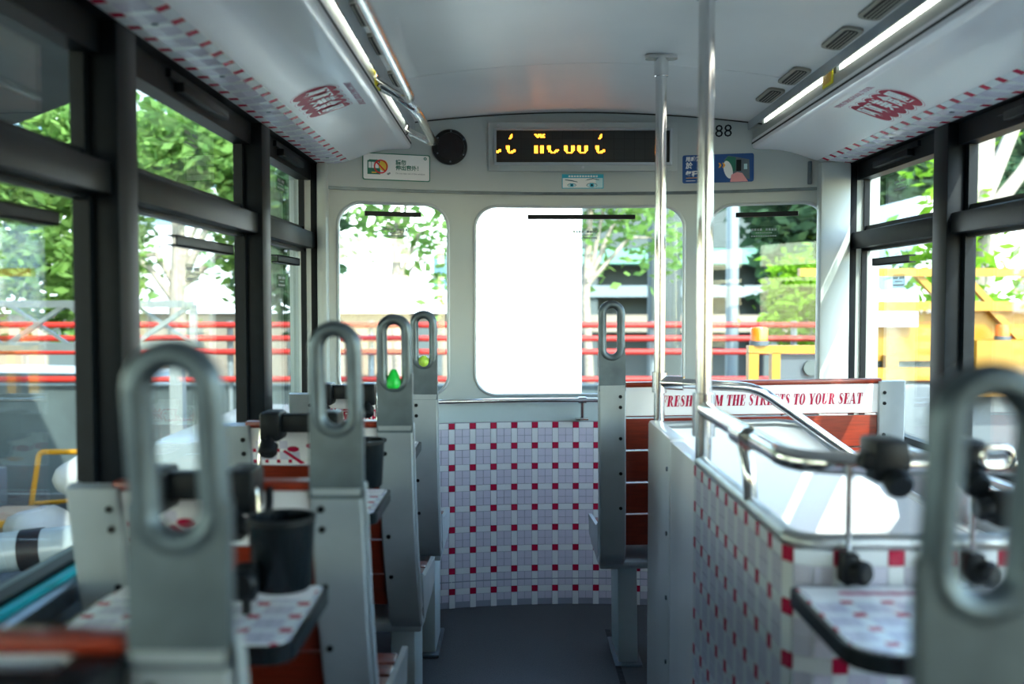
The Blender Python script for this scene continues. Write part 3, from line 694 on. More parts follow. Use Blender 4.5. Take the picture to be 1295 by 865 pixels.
# ---- stair enclosure
SX, SY = .41, 1.448
ws = struct('wall_stair')
def spath(s):
    L1 = 2.2 - (SY + .05); L2 = .05 * math.pi / 2
    if s <= L1: return Vector((SX, 2.2 - s, 0)), Vector((-1, 0, 0))
    if s <= L1 + L2:
        a = (s - L1) / .05; n = Vector((-math.cos(a), -math.sin(a), 0)); return Vector((SX + .05, SY + .05, 0)) + n * .05, n
    return Vector((SX + .05 + s - L1 - L2, SY, 0)), Vector((0, -1, 0))
LS = 2.2 - (SY + .05) + .05 * math.pi / 2 + (1.245 - SX - .05)
ss = [LS * k / 80 for k in range(81)]
g = G(); v = []; f = []
for s in ss:
    p, n = spath(s); i = p - n * .022; v += [(p.x, p.y, 0), (p.x, p.y, .826), (i.x, i.y, .826), (i.x, i.y, 0)]
for k in range(80):
    a = 4 * k; f += [(a, a + 4, a + 5, a + 1), (a + 1, a + 5, a + 6, a + 2), (a + 2, a + 6, a + 7, a + 3)]
f += [(0, 1, 2, 3), (323, 322, 321, 320)]
g.add(v, f).obj('tile_backing', 'wtile', ws)
def fst(s, t):
    p, n = spath(max(0, min(LS, s))); et = Vector((0, 0, 1)); return Vector((p.x, p.y, t)) + n * .0012, et.cross(n), et, n
cols = [.001 + PITCH * k for k in range(19)]; rows = [.812 - PITCH * k for k in range(10)]
scorn = 2.2 - (SY + .05)
tiles(ws, fst, cols, rows, lambda k, s, t: (s < 1.13) and (k != 'lilac_tile' or (s > scorn and t > .55)), lambda s, t: s < LS - .02 and t > .01)
G().tube([(spath(s)[0] - spath(s)[1] * .010 + Vector((0, 0, .832))) for s in ss], .0145, 12).obj('top_rail', 'brushed', ws)
g = G().rbox(SX, SX + .035, 2.215, 2.56, 0, .826, .004); g.obj('side_panel', 'white', ws)
G().rbox(SX - .004, SX + .04, 2.56, 2.96, 0, .834, .01).obj('end_post', 'white_panel', ws)
q = G()
for z in (.07, .24, .41, .58, .75): q.cyl((SX - .004, 2.585, z), (SX - .008, 2.585, z), .006, 10)
each(q, 'post_stud', 'cast', ws)
# curved white hull of the stairwell
HP = [(.45, 2.93), (.70, 2.93), (.95, 2.93), (1.02, 2.925), (1.09, 2.895), (1.14, 2.85), (1.18, 2.78), (1.195, 2.70), (1.20, 2.55), (1.205, 2.2), (1.21, 1.5)]
def hz(x, y):
    if y > 2.7: 
        K = [(.45, .822), (.70, .828), (.80, .830), (.87, .818), (.93, .770), (.98, .728), (1.09, .665), (1.16, .625), (1.2, .595)]
        for (a, za), (b, zb) in zip(K, K[1:]):
            if x <= b: return za + (zb - za) * max(0, (x - a)) / (b - a)
    return .59
HPd = []
for (a, b) in zip(HP, HP[1:]):
    for k in range(6): HPd.append((a[0] + (b[0] - a[0]) * k / 6, a[1] + (b[1] - a[1]) * k / 6))
HPd.append(HP[-1]); g = G(); v = []; f = []
for i, (x, y) in enumerate(HPd):
    a = HPd[max(0, i - 1)]; b = HPd[min(len(HPd) - 1, i + 1)]; d = nrm((b[0] - a[0], b[1] - a[1], 0)); n = Vector((d.y, -d.x, 0)); z = hz(x, y)
    v += [(x, y, 0), (x, y, z), (x - n.x * .018, y - n.y * .018, z), (x - n.x * .018, y - n.y * .018, 0)]
for k in range(len(HPd) - 1):
    a = 4 * k; f += [(a, a + 4, a + 5, a + 1), (a + 1, a + 5, a + 6, a + 2), (a + 2, a + 6, a + 7, a + 3)]
g.add(v, f).obj('hull_panel', 'white', ws)
G().tube([(x, y, hz(x, y)) for x, y in HPd], .0115, 10).obj('hull_trim', 'brushed', ws)

# ================================================================== SEATS
def serif_glyphs():
    """heavy italic display capitals, unit cap height; polygons"""
    T, H_, S = .29, .055, .05
    def st(x, w=T, a=0, b=1): return rc(x, x + w, a, b)
    def sf(x0, x1, y): return rc(x0, x1, y, y + S) if y < .5 else rc(x0, x1, y - S, y)
    def ringp(cx, cy, a, b, ia, ib, t0, t1, n=16):
        out = []
        for k in range(n):
            u, w_ = R(t0 + (t1 - t0) * k / n), R(t0 + (t1 - t0) * (k + 1) / n)
            out.append([(cx + ia * math.cos(u), cy + ib * math.sin(u)), (cx + a * math.cos(u), cy + b * math.sin(u)), (cx + a * math.cos(w_), cy + b * math.sin(w_)), (cx + ia * math.cos(w_), cy + ib * math.sin(w_))])
        return out
    def stroke(pts):
        out = []
        for (x0, y0, w0), (x1, y1, w1) in zip(pts, pts[1:]):
            d = math.hypot(x1 - x0, y1 - y0) or 1; nx, ny = -(y1 - y0) / d, (x1 - x0) / d
            out.append([(x0 - nx * w0 / 2, y0 - ny * w0 / 2), (x1 - nx * w1 / 2, y1 - ny * w1 / 2), (x1 + nx * w1 / 2, y1 + ny * w1 / 2), (x0 + nx * w0 / 2, y0 + ny * w0 / 2)])
        return out
    Gl = {}
    Gl['F'] = (.74, [st(.1), sf(0, .45, 0), sf(0, .7, 1), [(.62, .66), (.70, .66), (.70, 1), (.64, .95)], rc(.35, .5, .5, .56), rc(.48, .54, .38, .68)])
    Gl['E'] = (.80, [st(.1), sf(0, .72, 0), sf(0, .7, 1), [(.62, .66), (.70, .66), (.70, 1), (.64, .95)], [(.66, .05), (.72, 0), (.74, .34), (.67, .34)], rc(.35, .5, .5, .56), rc(.48, .54, .38, .68)])
    Gl['H'] = (1.0, [st(.1), sf(0, .45, 0), sf(0, .45, 1), st(.62), sf(.52, .97, 0), sf(.52, .97, 1), rc(.35, .62, .48, .54)])
    Gl['T'] = (.80, [st(.27), sf(.16, .62, 0), sf(.02, .77, 1), [(.02, .66), (.08, .66), (.12, .95), (.02, 1)], [(.71, .66), (.77, .66), (.77, 1), (.67, .95)]])
    Gl['O'] = (.86, ringp(.42, .5, .40, .52, .15, .465, 0, 360, 28))
    Gl['U'] = (.92, [st(.1, T, .28), sf(0, .45, 1), st(.70, .06, .28), sf(.58, .88, 1)] + ringp(.43, .30, .33, .32, .09, .26, 180, 360, 14))
    Gl['R'] = (.94, [st(.1), sf(0, .45, 0), sf(0, .5, 1)] + ringp(.42, .745, .33, .255, .08, .205, -90, 90, 14) + [rc(.33, .43, .49, .54), [(.42, .52), (.60, .50), (.86, .04), (.94, .08), (.94, .02), (.80, -.02), (.62, .06)]])
    Gl['S'] = (.72, stroke([(.60, .70, .04), (.60, .80, .05), (.54, .90, .06), (.42, .965, .07), (.28, .95, .11), (.18, .86, .17), (.17, .73, .21), (.26, .60, .25), (.42, .48, .27), (.53, .36, .24), (.55, .22, .18), (.48, .10, .12), (.34, .03, .07), (.2, .05, .06), (.11, .16, .05), (.09, .31, .04)]))
    Gl['M'] = (1.2, [rc(.12, .18, 0, 1), sf(0, .3, 0), [(.02, 1), (.36, 1), (.64, .2), (.52, .0)], [(.52, 0), (.60, 0), (.86, .95), (.80, 1)], st(.80), sf(.70, 1.14, 0), sf(.86, 1.14, 1)])
    Gl['Y'] = (.9, [st(.32, T, 0, .45), sf(.22, .68, 0), [(.32, .42), (.57, .42), (.33, 1), (.06, 1)], [(.48, .42), (.56, .42), (.84, 1), (.76, 1)], sf(0, .42, 1), sf(.62, .92, 1)])
    Gl['A'] = (.92, [[(.02, 0), (.09, 0), (.46, 1), (.40, 1)], [(.32, 1), (.50, 1), (.86, 0), (.60, 0)], sf(-.04, .22, 0), sf(.5, .95, 0), rc(.2, .6, .28, .34)])
    return Gl
GL = serif_glyphs()
def serif(face, string, cap, a0, width):
    adv = sum(GL[c][0] + .05 if c in GL else .42 for c in string); kx = width / (adv * cap); q = []; x = 0
    for c in string:
        if c not in GL: x += .42; continue
        for p in GL[c][1]: q.append([(a0 + kx * cap * (x + px + .2 * py), cap * py - cap / 2) for px, py in p])
        x += GL[c][0] + .05
    return face.g(q, .0, .0007)

def seat(name_lab, y0, xa, xb, aisle, zt, lean, cat='seat', banner='tile', handle=True, handle_z=1.16, root_rot=0):
    """xa..xb outer edges of the two end castings; aisle = +1 (right end carries the handle) or -1"""
    xm = (xa + xb) / 2; t = thing('tram_seat', (xm, y0, 0), name_lab, cat, 'wooden tram seats')
    def dy(z):
        f = max(0, (zt - z) / (zt - .40)); return lean * (.55 * f + .45 * f ** 3)
    W = .082
    zs = [zt - (zt - .41) * k / 14 for k in range(15)]
    curve = [(y0 + dy(z), z) for z in zs]; ye, ze = curve[-1]
    curve += [(ye + .018, .385), (ye + .045, .368), (ye + .085, .362), (ye + .13, .362)]
    for side, x0, x1 in ((-1, xa, xa + W), (1, xb - W, xb)):
        g = G(); n = len(curve); v = []; f = []; th = .024
        for i, (y, z) in enumerate(curve):
            a = curve[max(0, i - 1)]; b = curve[min(n - 1, i + 1)]; d = nrm((0, b[0] - a[0], b[1] - a[1])); nn = Vector((0, -d.z, d.y)) * -1
            if nn.y > 0: nn = -nn
            p = Vector((0, y, z)) + nn * .012
            ring_ = [(x0 + .004, 0), (x0, -.005), (x0, -th), (x1, -th), (x1, -.005), (x1 - .004, 0)]
            v += [(xx, p.y + nn.y * o, p.z + nn.z * o) for xx, o in ring_]
        for i in range(n - 1):
            for k in range(6): f.append((6 * i + k, 6 * i + (k + 1) % 6, 6 * (i + 1) + (k + 1) % 6, 6 * (i + 1) + k))
        f += [(0, 1, 2, 3, 4, 5), tuple(6 * (n - 1) + k for k in (5, 4, 3, 2, 1, 0))]
        ec = g.add(v, f).obj('end_casting', 'plate', t)
        # outer flange running forward of the casting
        xo = x1 if side > 0 else x0; g = G()
        vv = []
        for (y, z) in curve[:15]: vv += [(xo, y - .008, z), (xo, y + .035 + .03 * (zt - z), z), (xo - side * .006, y + .035 + .03 * (zt - z), z), (xo - side * .006, y - .008, z)]
        ff = []
        for i in range(14):
            for k in range(4): ff.append((4 * i + k, 4 * i + (k + 1) % 4, 4 * i + 4 + (k + 1) % 4, 4 * i + 4 + k))
        ff += [(0, 1, 2, 3), (59, 58, 57, 56)]
        g.add(vv, ff).obj('casting_flange', 'plate', t)
        q = G(); xr = x0 + .017 if side > 0 else x1 - .017
        for z in (zt - .035, zt - .068, zt - .165, zt - .275, zt - .385):
            y = y0 + dy(z) - .012; q.cyl((xr, y + .004, z), (xr, y - .0035, z), .0055, 10)
        each(q, 'stud', 'rubber', ec)
        # side of the squab
        q = G().prism([(ye + .06, .372), (ye + .40, .372), (ye + .42, .44), (ye + .10, .47), (ye + .02, .50)], (xo - side * .004, 0, 0), (0, 1, 0), (0, 0, 1), (1, 0, 0), -.006, .006)
        q.obj('squab_side', 'plate', t, smooth=False)
    # back boards
    bh = (zt - .43) / 5
    for k in range(5):
        z1 = zt - .004 - k * bh; z0 = z1 - bh + .006; ya, yb = y0 + dy(z1), y0 + dy(z0); g = G()
        cs = [(ya, z1), (yb, z0), (yb + .018, z0), (ya + .018, z1)]
        g.add([(x, y, z) for x in (xa + W - .012, xb - W + .012) for y, z in cs], [(0, 1, 2, 3), (7, 6, 5, 4), (0, 4, 5, 1), (1, 5, 6, 2), (2, 6, 7, 3), (3, 7, 4, 0)])
        g.obj('back_board', 'wood', t, smooth=False)
    G().rbox(xa + W - .012, xb - W + .012, y0 - .006, y0 + .026, zt - .006, zt + .008, .004).obj('top_cap', 'wood', t)
    # squab boards, bearers and pedestals
    for k in range(5): G().rbox(xa + .02, xb - .02, ye + .09 + k * .068, ye + .152 + k * .068, .405, .425, .004).obj('squab_board', 'seatwood', t)
    G().rbox(xa + .005, xb - .005, ye + .06, ye + .42, .335, .36, .006).obj('squab_bearer', 'plate', t)
    for xx in (xa + .10, xb - .06):
        G().rbox(xx - .032, xx + .032, ye + .12, ye + .34, .0, .336, .006).obj('pedestal', 'aqua', t)
        G().rbox(xx - .045, xx + .045, ye + .09, ye + .37, .0, .012, .003).obj('pedestal_foot', 'cast', t)
    # banner panel on the back of the top board
    bz1, bz0 = zt - .008, zt - .008 - .088; bx0, bx1 = xa + W - .004, xb - W + .004; bw = bx1 - bx0
    yb1, yb0 = y0 + dy(bz1) - .004, y0 + dy(bz0) - .004
    g = G().add([(x, y + o, z) for x in (bx0, bx1) for y, z, o in ((yb1, bz1, 0), (yb0, bz0, 0), (yb0, bz0, .004), (yb1, bz1, .004))], [(0, 1, 2, 3), (7, 6, 5, 4), (0, 4, 5, 1), (1, 5, 6, 2), (2, 6, 7, 3), (3, 7, 4, 0)])
    bn = g.obj('banner', 'white', t, smooth=False)
    f = Face(((bx0 + bx1) / 2, (yb0 + yb1) / 2, (bz0 + bz1) / 2), (1, 0, 0), (0, yb1 - yb0, bz1 - bz0))
    f.o = f.o + f.ez * .0004
    if banner == 'slogan':
        serif(f, 'FRESH FROM THE STREETS TO YOUR SEAT', .034, -bw / 2 + .113, bw - .166).obj('banner_lettering', 'ink', bn, smooth=False)
    elif banner == 'chinese':
        text('banner_lettering', '街頭滋味', .044, 'ink', bn, f.at(-.02, -.018, .0005), f.ex, f.ey, bold=.0012)
    else:
        q, q2, q3 = [], [], []
        pz = .027
        for i in range(4):
            for j in range(2 if i < 3 else 1): q.append(rc(-bw / 2 + .006 + i * pz, -bw / 2 + .014 + i * pz, -.040 + j * pz, -.032 + j * pz)); q2.append(rc(-bw / 2 + .014 + i * pz, -bw / 2 + .006 + (i + 1) * pz, -.032 + j * pz, -.040 + (j + 1) * pz))
        f.g(q, 0, .0006).obj('banner_tile_print', 'red', bn, smooth=False); f.g(q2, 0, .0005).obj('banner_tile_print', 'lilac', bn, smooth=False)
        f.g([[(-bw / 2 + .075, -.012), (-bw / 2 + .08, -.008), (-bw / 2 + .125, -.040), (-bw / 2 + .115, -.043)]], 0, .0007).obj('banner_skewer_print', 'ink', bn, smooth=False)
        f.g([[(-bw / 2 + .115, -.036), (-bw / 2 + .16, -.012), (bw / 2 - .06, -.015), (bw / 2 - .03, -.036)]], 0, .0006).obj('banner_bun_print', 'paper', bn, smooth=False)
        f.g([ell(.0, .002, .02, .009, 14), ell(.045, -.004, .02, .008, 14), ell(-.05, -.006, .014, .007, 14)], .0006, .0009).obj('banner_blossom_print', 'ink', bn, smooth=False)
        f.g([ell(.07, -.03, .02, .006, 14)], .0006, .0009).obj('banner_filling_print', 'amber', bn, smooth=False)
    # loop handle on the aisle end
    if handle:
        xc_ = xb - W / 2 if aisle > 0 else xa + W / 2; zb = zt - .006; zt2 = handle_z; hw = W / 2 - .0125; zh = zb + .095; yh = y0
        pts = []
        for k in range(13): a = math.pi * k / 12; pts.append((xc_ + hw * math.cos(a), yh - .012, zt2 - .0125 - hw + hw * math.sin(a)))
        for k in range(13): a = math.pi + math.pi * k / 12; pts.append((xc_ + hw * math.cos(a), yh, zh + hw - .006 + hw * math.sin(a)))
        h = G().tube(pts, .0125, 14, closed=True).obj('loop_handle', 'cast', t)
        # solid web below the loop
        hole = [(xc_ + hw * math.cos(math.pi + math.pi * k / 10), zh + hw - .006 + hw * math.sin(math.pi + math.pi * k / 10)) for k in range(11)]
        poly = [(xc_ - W / 2, zb - .012), (xc_ + W / 2, zb - .012), (xc_ + W / 2, zh + hw)] + [(xc_ + hw, zh + hw)] + hole[::-1][1:] + [(xc_ - W / 2, zh + hw)]
        G().prism([(a, b) for a, b in poly], (0, yh, 0), (1, 0, 0), (0, 0, 1), (0, -1, 0), -.0095, .0095).obj('handle_web', 'cast', t)
    if root_rot: t.rotation_euler = (0, root_rot, 0)
    return t
ROWS = [.80, 1.52, 2.28, 3.04]
rl = ['nearest left tram seat, cropped at the bottom, its big loop handle blurred', 'second left tram seat with cup holder and large tray behind its back', 'third left tram seat with tile-printed banner, its loop handle framing the green cone', 'frontmost left tram seat with pink characters on its banner']
for i, y in enumerate(ROWS):
    seat(rl[i], y, -.683, -.228, 1, .910 if i == 0 else .905, .20 if i < 3 else .14, banner='chinese' if i == 3 else 'tile', handle_z=1.160)
seat('wide right front tram seat with red slogan banner across its back', 3.05, .281, 1.220, -1, .937, .05, banner='slogan', handle_z=1.198, root_rot=-R(.9))
seat('nearest right tram seat, its dark loop handle blurred at the right edge', .645, .265, 1.19, -1, .905, .16, handle_z=1.152)

# ---- tray tables on clamps
def clamp_bar(t, xc, y, z, hw=.07):
    b = G().rbox(xc - hw, xc + hw, y - .022, y + .012, z - .012, z + .030, .006); o = b.obj('clamp_bar', 'rubber', t)
    for sx in (-1, 1):
        x = xc + sx * (hw - .005)
        G().rbox(x - .023, x + .023, y - .045, y + .035, z - .03, z + .036, .008).obj('clamp_block', 'rubber', t)
        G().lathe((x, y - .046, z - .032), [(0, -.03), (.016, -.03), (.021, -.024), (.021, -.004), (.012, 0), (.008, .02)], 14, (0, .6, .8)).obj('clamp_knob', 'rubber', t)
def tray_top(t, x0, x1, y0, y1, z, rl_, th=.024):
    f = Face((0, 0, z - th), (1, 0, 0), (0, 1, 0))
    f.g([rrect(x0, x1, y0, y1, rl_, 6)], 0, th - .001).obj('tray_edge', 'gloss_black', t)
    k = .008; q = G()
    pl = rrect(x0 + k, x1 - k, y0 + k, y1 - k, [max(.01, r - k) for r in rl_], 6)
    off = wloc(t)
    q.prism(pl, (0, 0, z), (1, 0, 0), (0, 1, 0), (0, 0, 1), -.002, .0005)
    tp = q.obj('tray_top', 'tile_print', t, smooth=False)
    ym = y1 - .055
    G().prism(rc(x0 + .015, x1 - .015, ym - .02, y1 - .012), (0, 0, z), (1, 0, 0), (0, 1, 0), (0, 0, 1), .0005, .0009).obj('tray_white_band', 'white', tp, smooth=False)
    fc = Face(((x0 + x1) / 2, ym + .012, z + .001), (1, 0, 0), (0, 1, 0))
    fc.g([ell(-.09 + .022 * i, 0, .014, .010, 10) for i in range(5)], 0, .0004).obj('tray_emblem', 'pink', tp, smooth=False)
    fc.g([rc(.03 + .011 * i, .037 + .011 * i, -.005, .005) for i in range(7)], 0, .0004).obj('tray_lettering', 'pink', tp, smooth=False)
tl = [None, 'black-edged tile-patterned tray behind the second left seat, under the near cup holder', 'tile-patterned tray behind the third left seat, mostly hidden by the second seat handle', 'tile-patterned tray behind the frontmost left seat, its black clamp over the pink characters']
for i, y in enumerate(ROWS):
    xc = (-.40, -.468, -.475, -.497)[i]; lab = tl[i] or 'dark clamp on the nearest left seat back, bottom left corner'
    t = thing('tray_table', (xc, y - .15, .765), lab, 'tray', 'seat-back tray tables')
    clamp_bar(t, xc, y - .032, .868 if i == 0 else .905)
    zt_ = .765; tray_top(t, -.59, -.272, y - .315, y - .045, zt_, [.035, .02, .06, .05])
    for sx in ((-1, 1) if i else ()):
        x = xc + sx * .088
        G().tube(fillet([(xc + sx * .06, y - .05, .915), (x, y - .05, .915), (x + sx * .006, y - .065, zt_)], .014), .0045, 10).obj('support_rod', 'steel', t)
t = thing('tray_table', (.56, 1.28, .778), 'tile-patterned tray hung on the stair wall, behind the right loop handle', 'tray', 'seat-back tray tables')
tray_top(t, .398, .725, 1.135, 1.425, .778, [.06, .02, .02, .06])
for x in (.488, .668):
    G().tube([(x, 1.432, .75), (x, 1.432, .95)], .0045, 10).obj('support_rod', 'steel', t)
    G().lathe((x + .006, 1.42, .800), [(0, .024), (.012, .024), (.018, .018), (.018, .004), (.010, 0), (.010, -.02)], 12, (.5, -.85, 0)).rbox(x - .014, x + .012, 1.41, 1.442, .781, .826, .005).obj('rod_knob', 'rubber', t)
for x in (.545, .655):
    G().rbox(x - .026, x + .026, 1.415, 1.487, .928, .99, .008).obj('clamp_block', 'rubber', t)
    G().rbox(x - .04, x + .03, 1.42, 1.45, .945, .972, .006).obj('clamp_jaw', 'rubber', t)
    G().lathe((x + .004, 1.415, .935), [(0, .024), (.016, .024), (.020, .018), (.020, .003), (.012, 0), (.01, -.01)], 14, (0, -.9, -.4)).obj('clamp_knob', 'rubber', t)
t = thing('cup_clamp', (.69, 1.38, .90), 'black clamp with red strap and chrome loop, behind the right loop handle', 'clamp')
G().rbox(.668, .702, 1.36, 1.40, .875, .925, .008).obj('clamp_body', 'rubber', t)
G().lathe((.668, 1.38, .90), [(0, .02), (.014, .02), (.018, .014), (.018, 0)], 12, (-1, 0, 0)).obj('clamp_knob', 'rubber', t)
G().rbox(.703, .712, 1.37, 1.39, .835, .93, .003).obj('strap', 'ink', t)
G().rbox(.713, .75, 1.36, 1.40, .93, .965, .006).rbox(.713, .728, 1.365, 1.395, .825, .93, .004).obj('clamp_arm', 'rubber', t)
G().tube(fillet([(.665, 1.40, .955), (.665, 1.40, .983), (.705, 1.40, .983), (.705, 1.40, .955)], .014, closed=True), .005, 10, closed=True).obj('chrome_loop', 'steel', t)
for i, lab in ((1, 'black cup holder above the near tray, right of the blurred nearest handle'), (2, 'black cup holder half hidden behind the second left seat handle')):
    y = ROWS[i] - .145; x = -.321
    t = thing('cup_holder', (x, y, .79), lab, 'cup holder', 'black cup holders')
    G().lathe((x, y, .79), [(0, 0), (.038, 0), (.041, .004), (.046, .098), (.0435, .098), (.0385, .008), (0, .006)], 32).obj('cup_body', 'gloss_black', t)
    G().lathe((x, y, .79), [(.0435, .094), (.0475, .094), (.0475, .101), (.0435, .101), (.0435, .094)], 32).obj('cup_rim', 'rubber', t)
    G().rbox(x - .052, x - .024, y - .055, y - .03, .785, .835, .006).obj('holder_clamp', 'rubber', t)
    G().lathe((x - .038, y - .055, .812), [(0, .022), (.015, .022), (.021, .016), (.021, .003), (.01, 0)], 14, (0, -1, 0)).obj('holder_knob', 'rubber', t)
    G().tube(fillet([(x - .03, y + .035, .86), (x - .035, y + .075, .895), (x - .04, y + .095, .91)], .03), .006, 10).obj('holder_arm', 'rubber', t)
    G().cyl((x - .038, y - .045, .767), (x - .038, y - .045, .79), .006, 10).obj('holder_pin', 'rubber', t)
# toys resting in the loops
g = G().lathe((-.2715, 2.277, .9885), [(0, 0), (.014, .0005), (.0175, .005), (.0175, .012), (.014, .025), (.009, .038), (.0045, .044), (0, .045)], 20)
tag(g.obj('rubber_cone', 'green_toy'), 'bright green rubber cone resting in the loop handle of the third left seat', 'toy')
g = G().lathe((-.2695, 3.037, .9875), [(0, 0), (.010, .001), (.0165, .008), (.0175, .016), (.015, .026), (.008, .033), (0, .035)], 20)
tag(g.obj('rubber_ball', 'lime_toy'), 'pale lime ball resting in the loop handle of the frontmost left seat', 'toy')

# ================================================================== OUTSIDE
GZ = -2.3
gr = G().box(-60, 80, -30, 120, GZ - .3, GZ).obj('ground', 'asphalt', smooth=False, kind='structure')
# red railing on a ramp wall
fz = thing('red_railing', (0, 14, GZ), 'red and white pipe railing running along behind the tram, outside', 'railing')
G().box(-16, 18, 14.1, 14.5, GZ, -.02).obj('ramp_wall', 'shaded_concrete', fz, smooth=False)
for z in (.845, .656, .467, .08): G().tube([(-16, 14, z), (18, 14, z)], .042, 8).obj('rail', 'red_rail', fz)
for k in range(18): G().tube([(-16 + 2 * k, 14.12, GZ), (-16 + 2 * k, 14.12, .9)], .045, 8).obj('railing_post', 'galv', fz)
# white pier
t = thing('white_pier', (.115, 9.5, GZ), 'bright white pier filling the left half of the middle front window', 'pier')
G().rbox(-.40, .63, 9.0, 10.0, GZ, 7, .04).obj('pier_shaft', 'white_wall', t)
G().rbox(-.5, .73, 8.9, 10.1, GZ, GZ + .5, .03).obj('pier_base', 'concrete', t)
# white low building with shop signs
b = thing('white_building', (-8, 42, GZ), 'long white low-rise seen through the left front window', 'building')
G().box(-22, -2.3, 40, 50, GZ, .7).obj('ground_floor', 'beige', b, smooth=False)
G().box(-22, -2.3, 39.4, 50, .7, 3.9).obj('white_storey', 'white_wall', b, smooth=False)
for k in range(8): G().box(-21 + 2.4 * k, -19.6 + 2.4 * k, 39.9, 40, -1.8, .3).obj('shop_window', 'dark_recess' if k % 2 else 'timber', b, smooth=False)
for k in range(6): G().box(-5.6 + .28 * k, -5.4 + .28 * k, 39.36, 39.4, 1.5, 2.2).obj('sign_stroke', 'galv', b, smooth=False)
G().box(-3.1, -2.5, 39.35, 39.4, 1.6, 3.0).obj('upper_window', 'win_blue', b, smooth=False)
# concrete deck building on the right
b = thing('deck_building', (12, 46, GZ), 'grey building with pale green fascia band behind the right front window', 'building')
G().box(2.6, 40, 46, 60, GZ, 9).obj('core_wall', 'dark_recess', b, smooth=False)
G().box(2.6, 40, 44, 46, 3.5, 9).obj('upper_wall', 'concrete', b, smooth=False)
G().box(2.6, 40, 43.6, 46, 2.8, 3.45).obj('fascia_band', 'green_fascia', b, smooth=False)
G().box(2.6, 40, 44, 46, 1.35, 1.85).obj('parapet', 'van', b, smooth=False)
G().box(2.6, 40, 43.9, 46, -.2, .55).obj('parapet', 'beige', b, smooth=False)
for k in range(9): G().box(3.2 + 4 * k, 3.8 + 4 * k, 44.2, 46, GZ, 3).obj('column', 'concrete', b, smooth=False)
t = thing('grey_column', (3.05, 20, GZ), 'grey concrete column behind the far pole, in the middle front window', 'column')
G().rbox(2.75, 3.35, 19.7, 20.3, GZ, 9, .05).obj('column_shaft', 'concrete', t)
G().rbox(2.6, 3.5, 19.6, 20.4, GZ, GZ + .4, .03).obj('column_base', 'concrete', t)
t = thing('lamp_post', (4.42, 20, GZ), 'slim grey lamp post in the right front window', 'lamp post')
G().tube([(4.42, 20, GZ), (4.42, 20, 8)], .13, 12).obj('post_shaft', 'galv', t); G().rbox(4.1, 4.75, 19.75, 20.25, GZ, GZ + .3, .02).obj('post_base', 'concrete', t)
# flyover on the left
t = thing('flyover', (-12, 6, GZ), 'concrete flyover deck overhead outside the nearest left window', 'bridge')
FP = [(-20, -10), (-1.65, -10), (-1.65, 3.75), (-3.9, 9.06), (-9.0, 14.4), (-20, 14.4)]
G().prism(FP, (0, 0, 0), (1, 0, 0), (0, 1, 0), (0, 0, 1), 3.0, 4.0).obj('deck', 'concrete', t, smooth=False)
for y in (-6, 8): G().rbox(-14, -12.8, y, y + 1.2, GZ, 3.0, .05).obj('pier', 'concrete', t)
# towers
for i, (x, y, w_, h, m, lab) in enumerate(((-24, 80, 9, 26, 'win_blue', 'blue glazed tower behind the trees, seen through the second left window'), (-38, 85, 10, 34, 'white_wall', 'pale tower far behind the left trees'), (46, 70, 14, 20, 'white_wall', 'pale slatted block behind the right trees'))):
    b = thing('tower_block', (x, y, GZ), lab, 'building')
    G().box(x - w_ / 2, x + w_ / 2, y, y + 10, GZ, h).obj('tower_wall', m, b, smooth=False)
    for k in range(int(h / 3)): G().box(x - w_ / 2 - .1, x + w_ / 2 + .1, y - .15, y + .1, k * 3, k * 3 + 1.1).obj('window_band' if m == 'white_wall' else 'slab_band', 'win_blue' if m == 'white_wall' else 'white_wall', b, smooth=False)
# truss
t = thing('steel_truss', (-6.5, 11, GZ), 'grey lattice truss girder outside the left windows, below the trees', 'truss')
x0, x1, zt_, zb_ = -10.5, -3.52, 1.15, .68
G().bar((x0, 11, zt_), (x1, 11, zt_), .08, .08).obj('top_chord', 'galv', t, smooth=False); G().bar((x0, 11, zb_), (x1, 11, zb_), .08, .09).obj('bottom_chord', 'galv', t, smooth=False)
nb = 10; st_ = (x1 - x0) / nb
for k in range(nb): 
    G().bar((x0 + k * st_, 11, zb_ if k % 2 else zt_), (x0 + (k + 1) * st_, 11, zt_ if k % 2 else zb_), .05, .05).obj('diagonal', 'galv', t, smooth=False)
    if k > 6: G().bar((x0 + k * st_, 11.1, zt_ if k % 2 else zb_), (x0 + (k + 1) * st_, 11.1, zb_ if k % 2 else zt_), .035, .035).obj('diagonal', 'galv', t, smooth=False)
G().bar((x1, 11, zb_), (x1, 11, zt_), .07, .07).obj('end_upright', 'galv', t, smooth=False)
for x in (-10.2, -6.9, -3.7): G().bar((x, 11, GZ), (x, 11, zb_), .14, .14).obj('support_leg', 'galv', t, smooth=False)
# flatbed lorry with building materials by the left windows
t = thing('flatbed_lorry', (-4.6, 8.8, GZ), 'grey flatbed lorry parked outside the nearest left window', 'truck')
G().rbox(-8.5, -2.9, 7.4, 10.2, -1.38, -1.2, .03).obj('load_bed', 'dark_panel', t)
G().box(-8.5, -2.9, 7.38, 7.44, -1.2, -.98).obj('side_board', 'dark_panel', t, smooth=False); G().box(-8.5, -2.9, 10.16, 10.22, -1.2, -.8).obj('side_board', 'dark_panel', t, smooth=False)
for x in (-7.6, -3.6):
    for y in (7.7, 9.9): G().cyl((x, y - .14, GZ + .5), (x, y + .14, GZ + .5), .5, 20).obj('wheel', 'rubber', t)
G().rbox(-2.8, -1.2, 7.5, 10.1, -1.9, .15, .15).obj('cab', 'van', t); G().box(-2.82, -2.78, 7.8, 9.8, -.7, -.05).obj('cab_window', 'win_blue', t, smooth=False); G().box(-8.3, -1.3, 8, 9.6, -1.75, -1.38).obj('chassis', 'dark_panel', t, smooth=False)
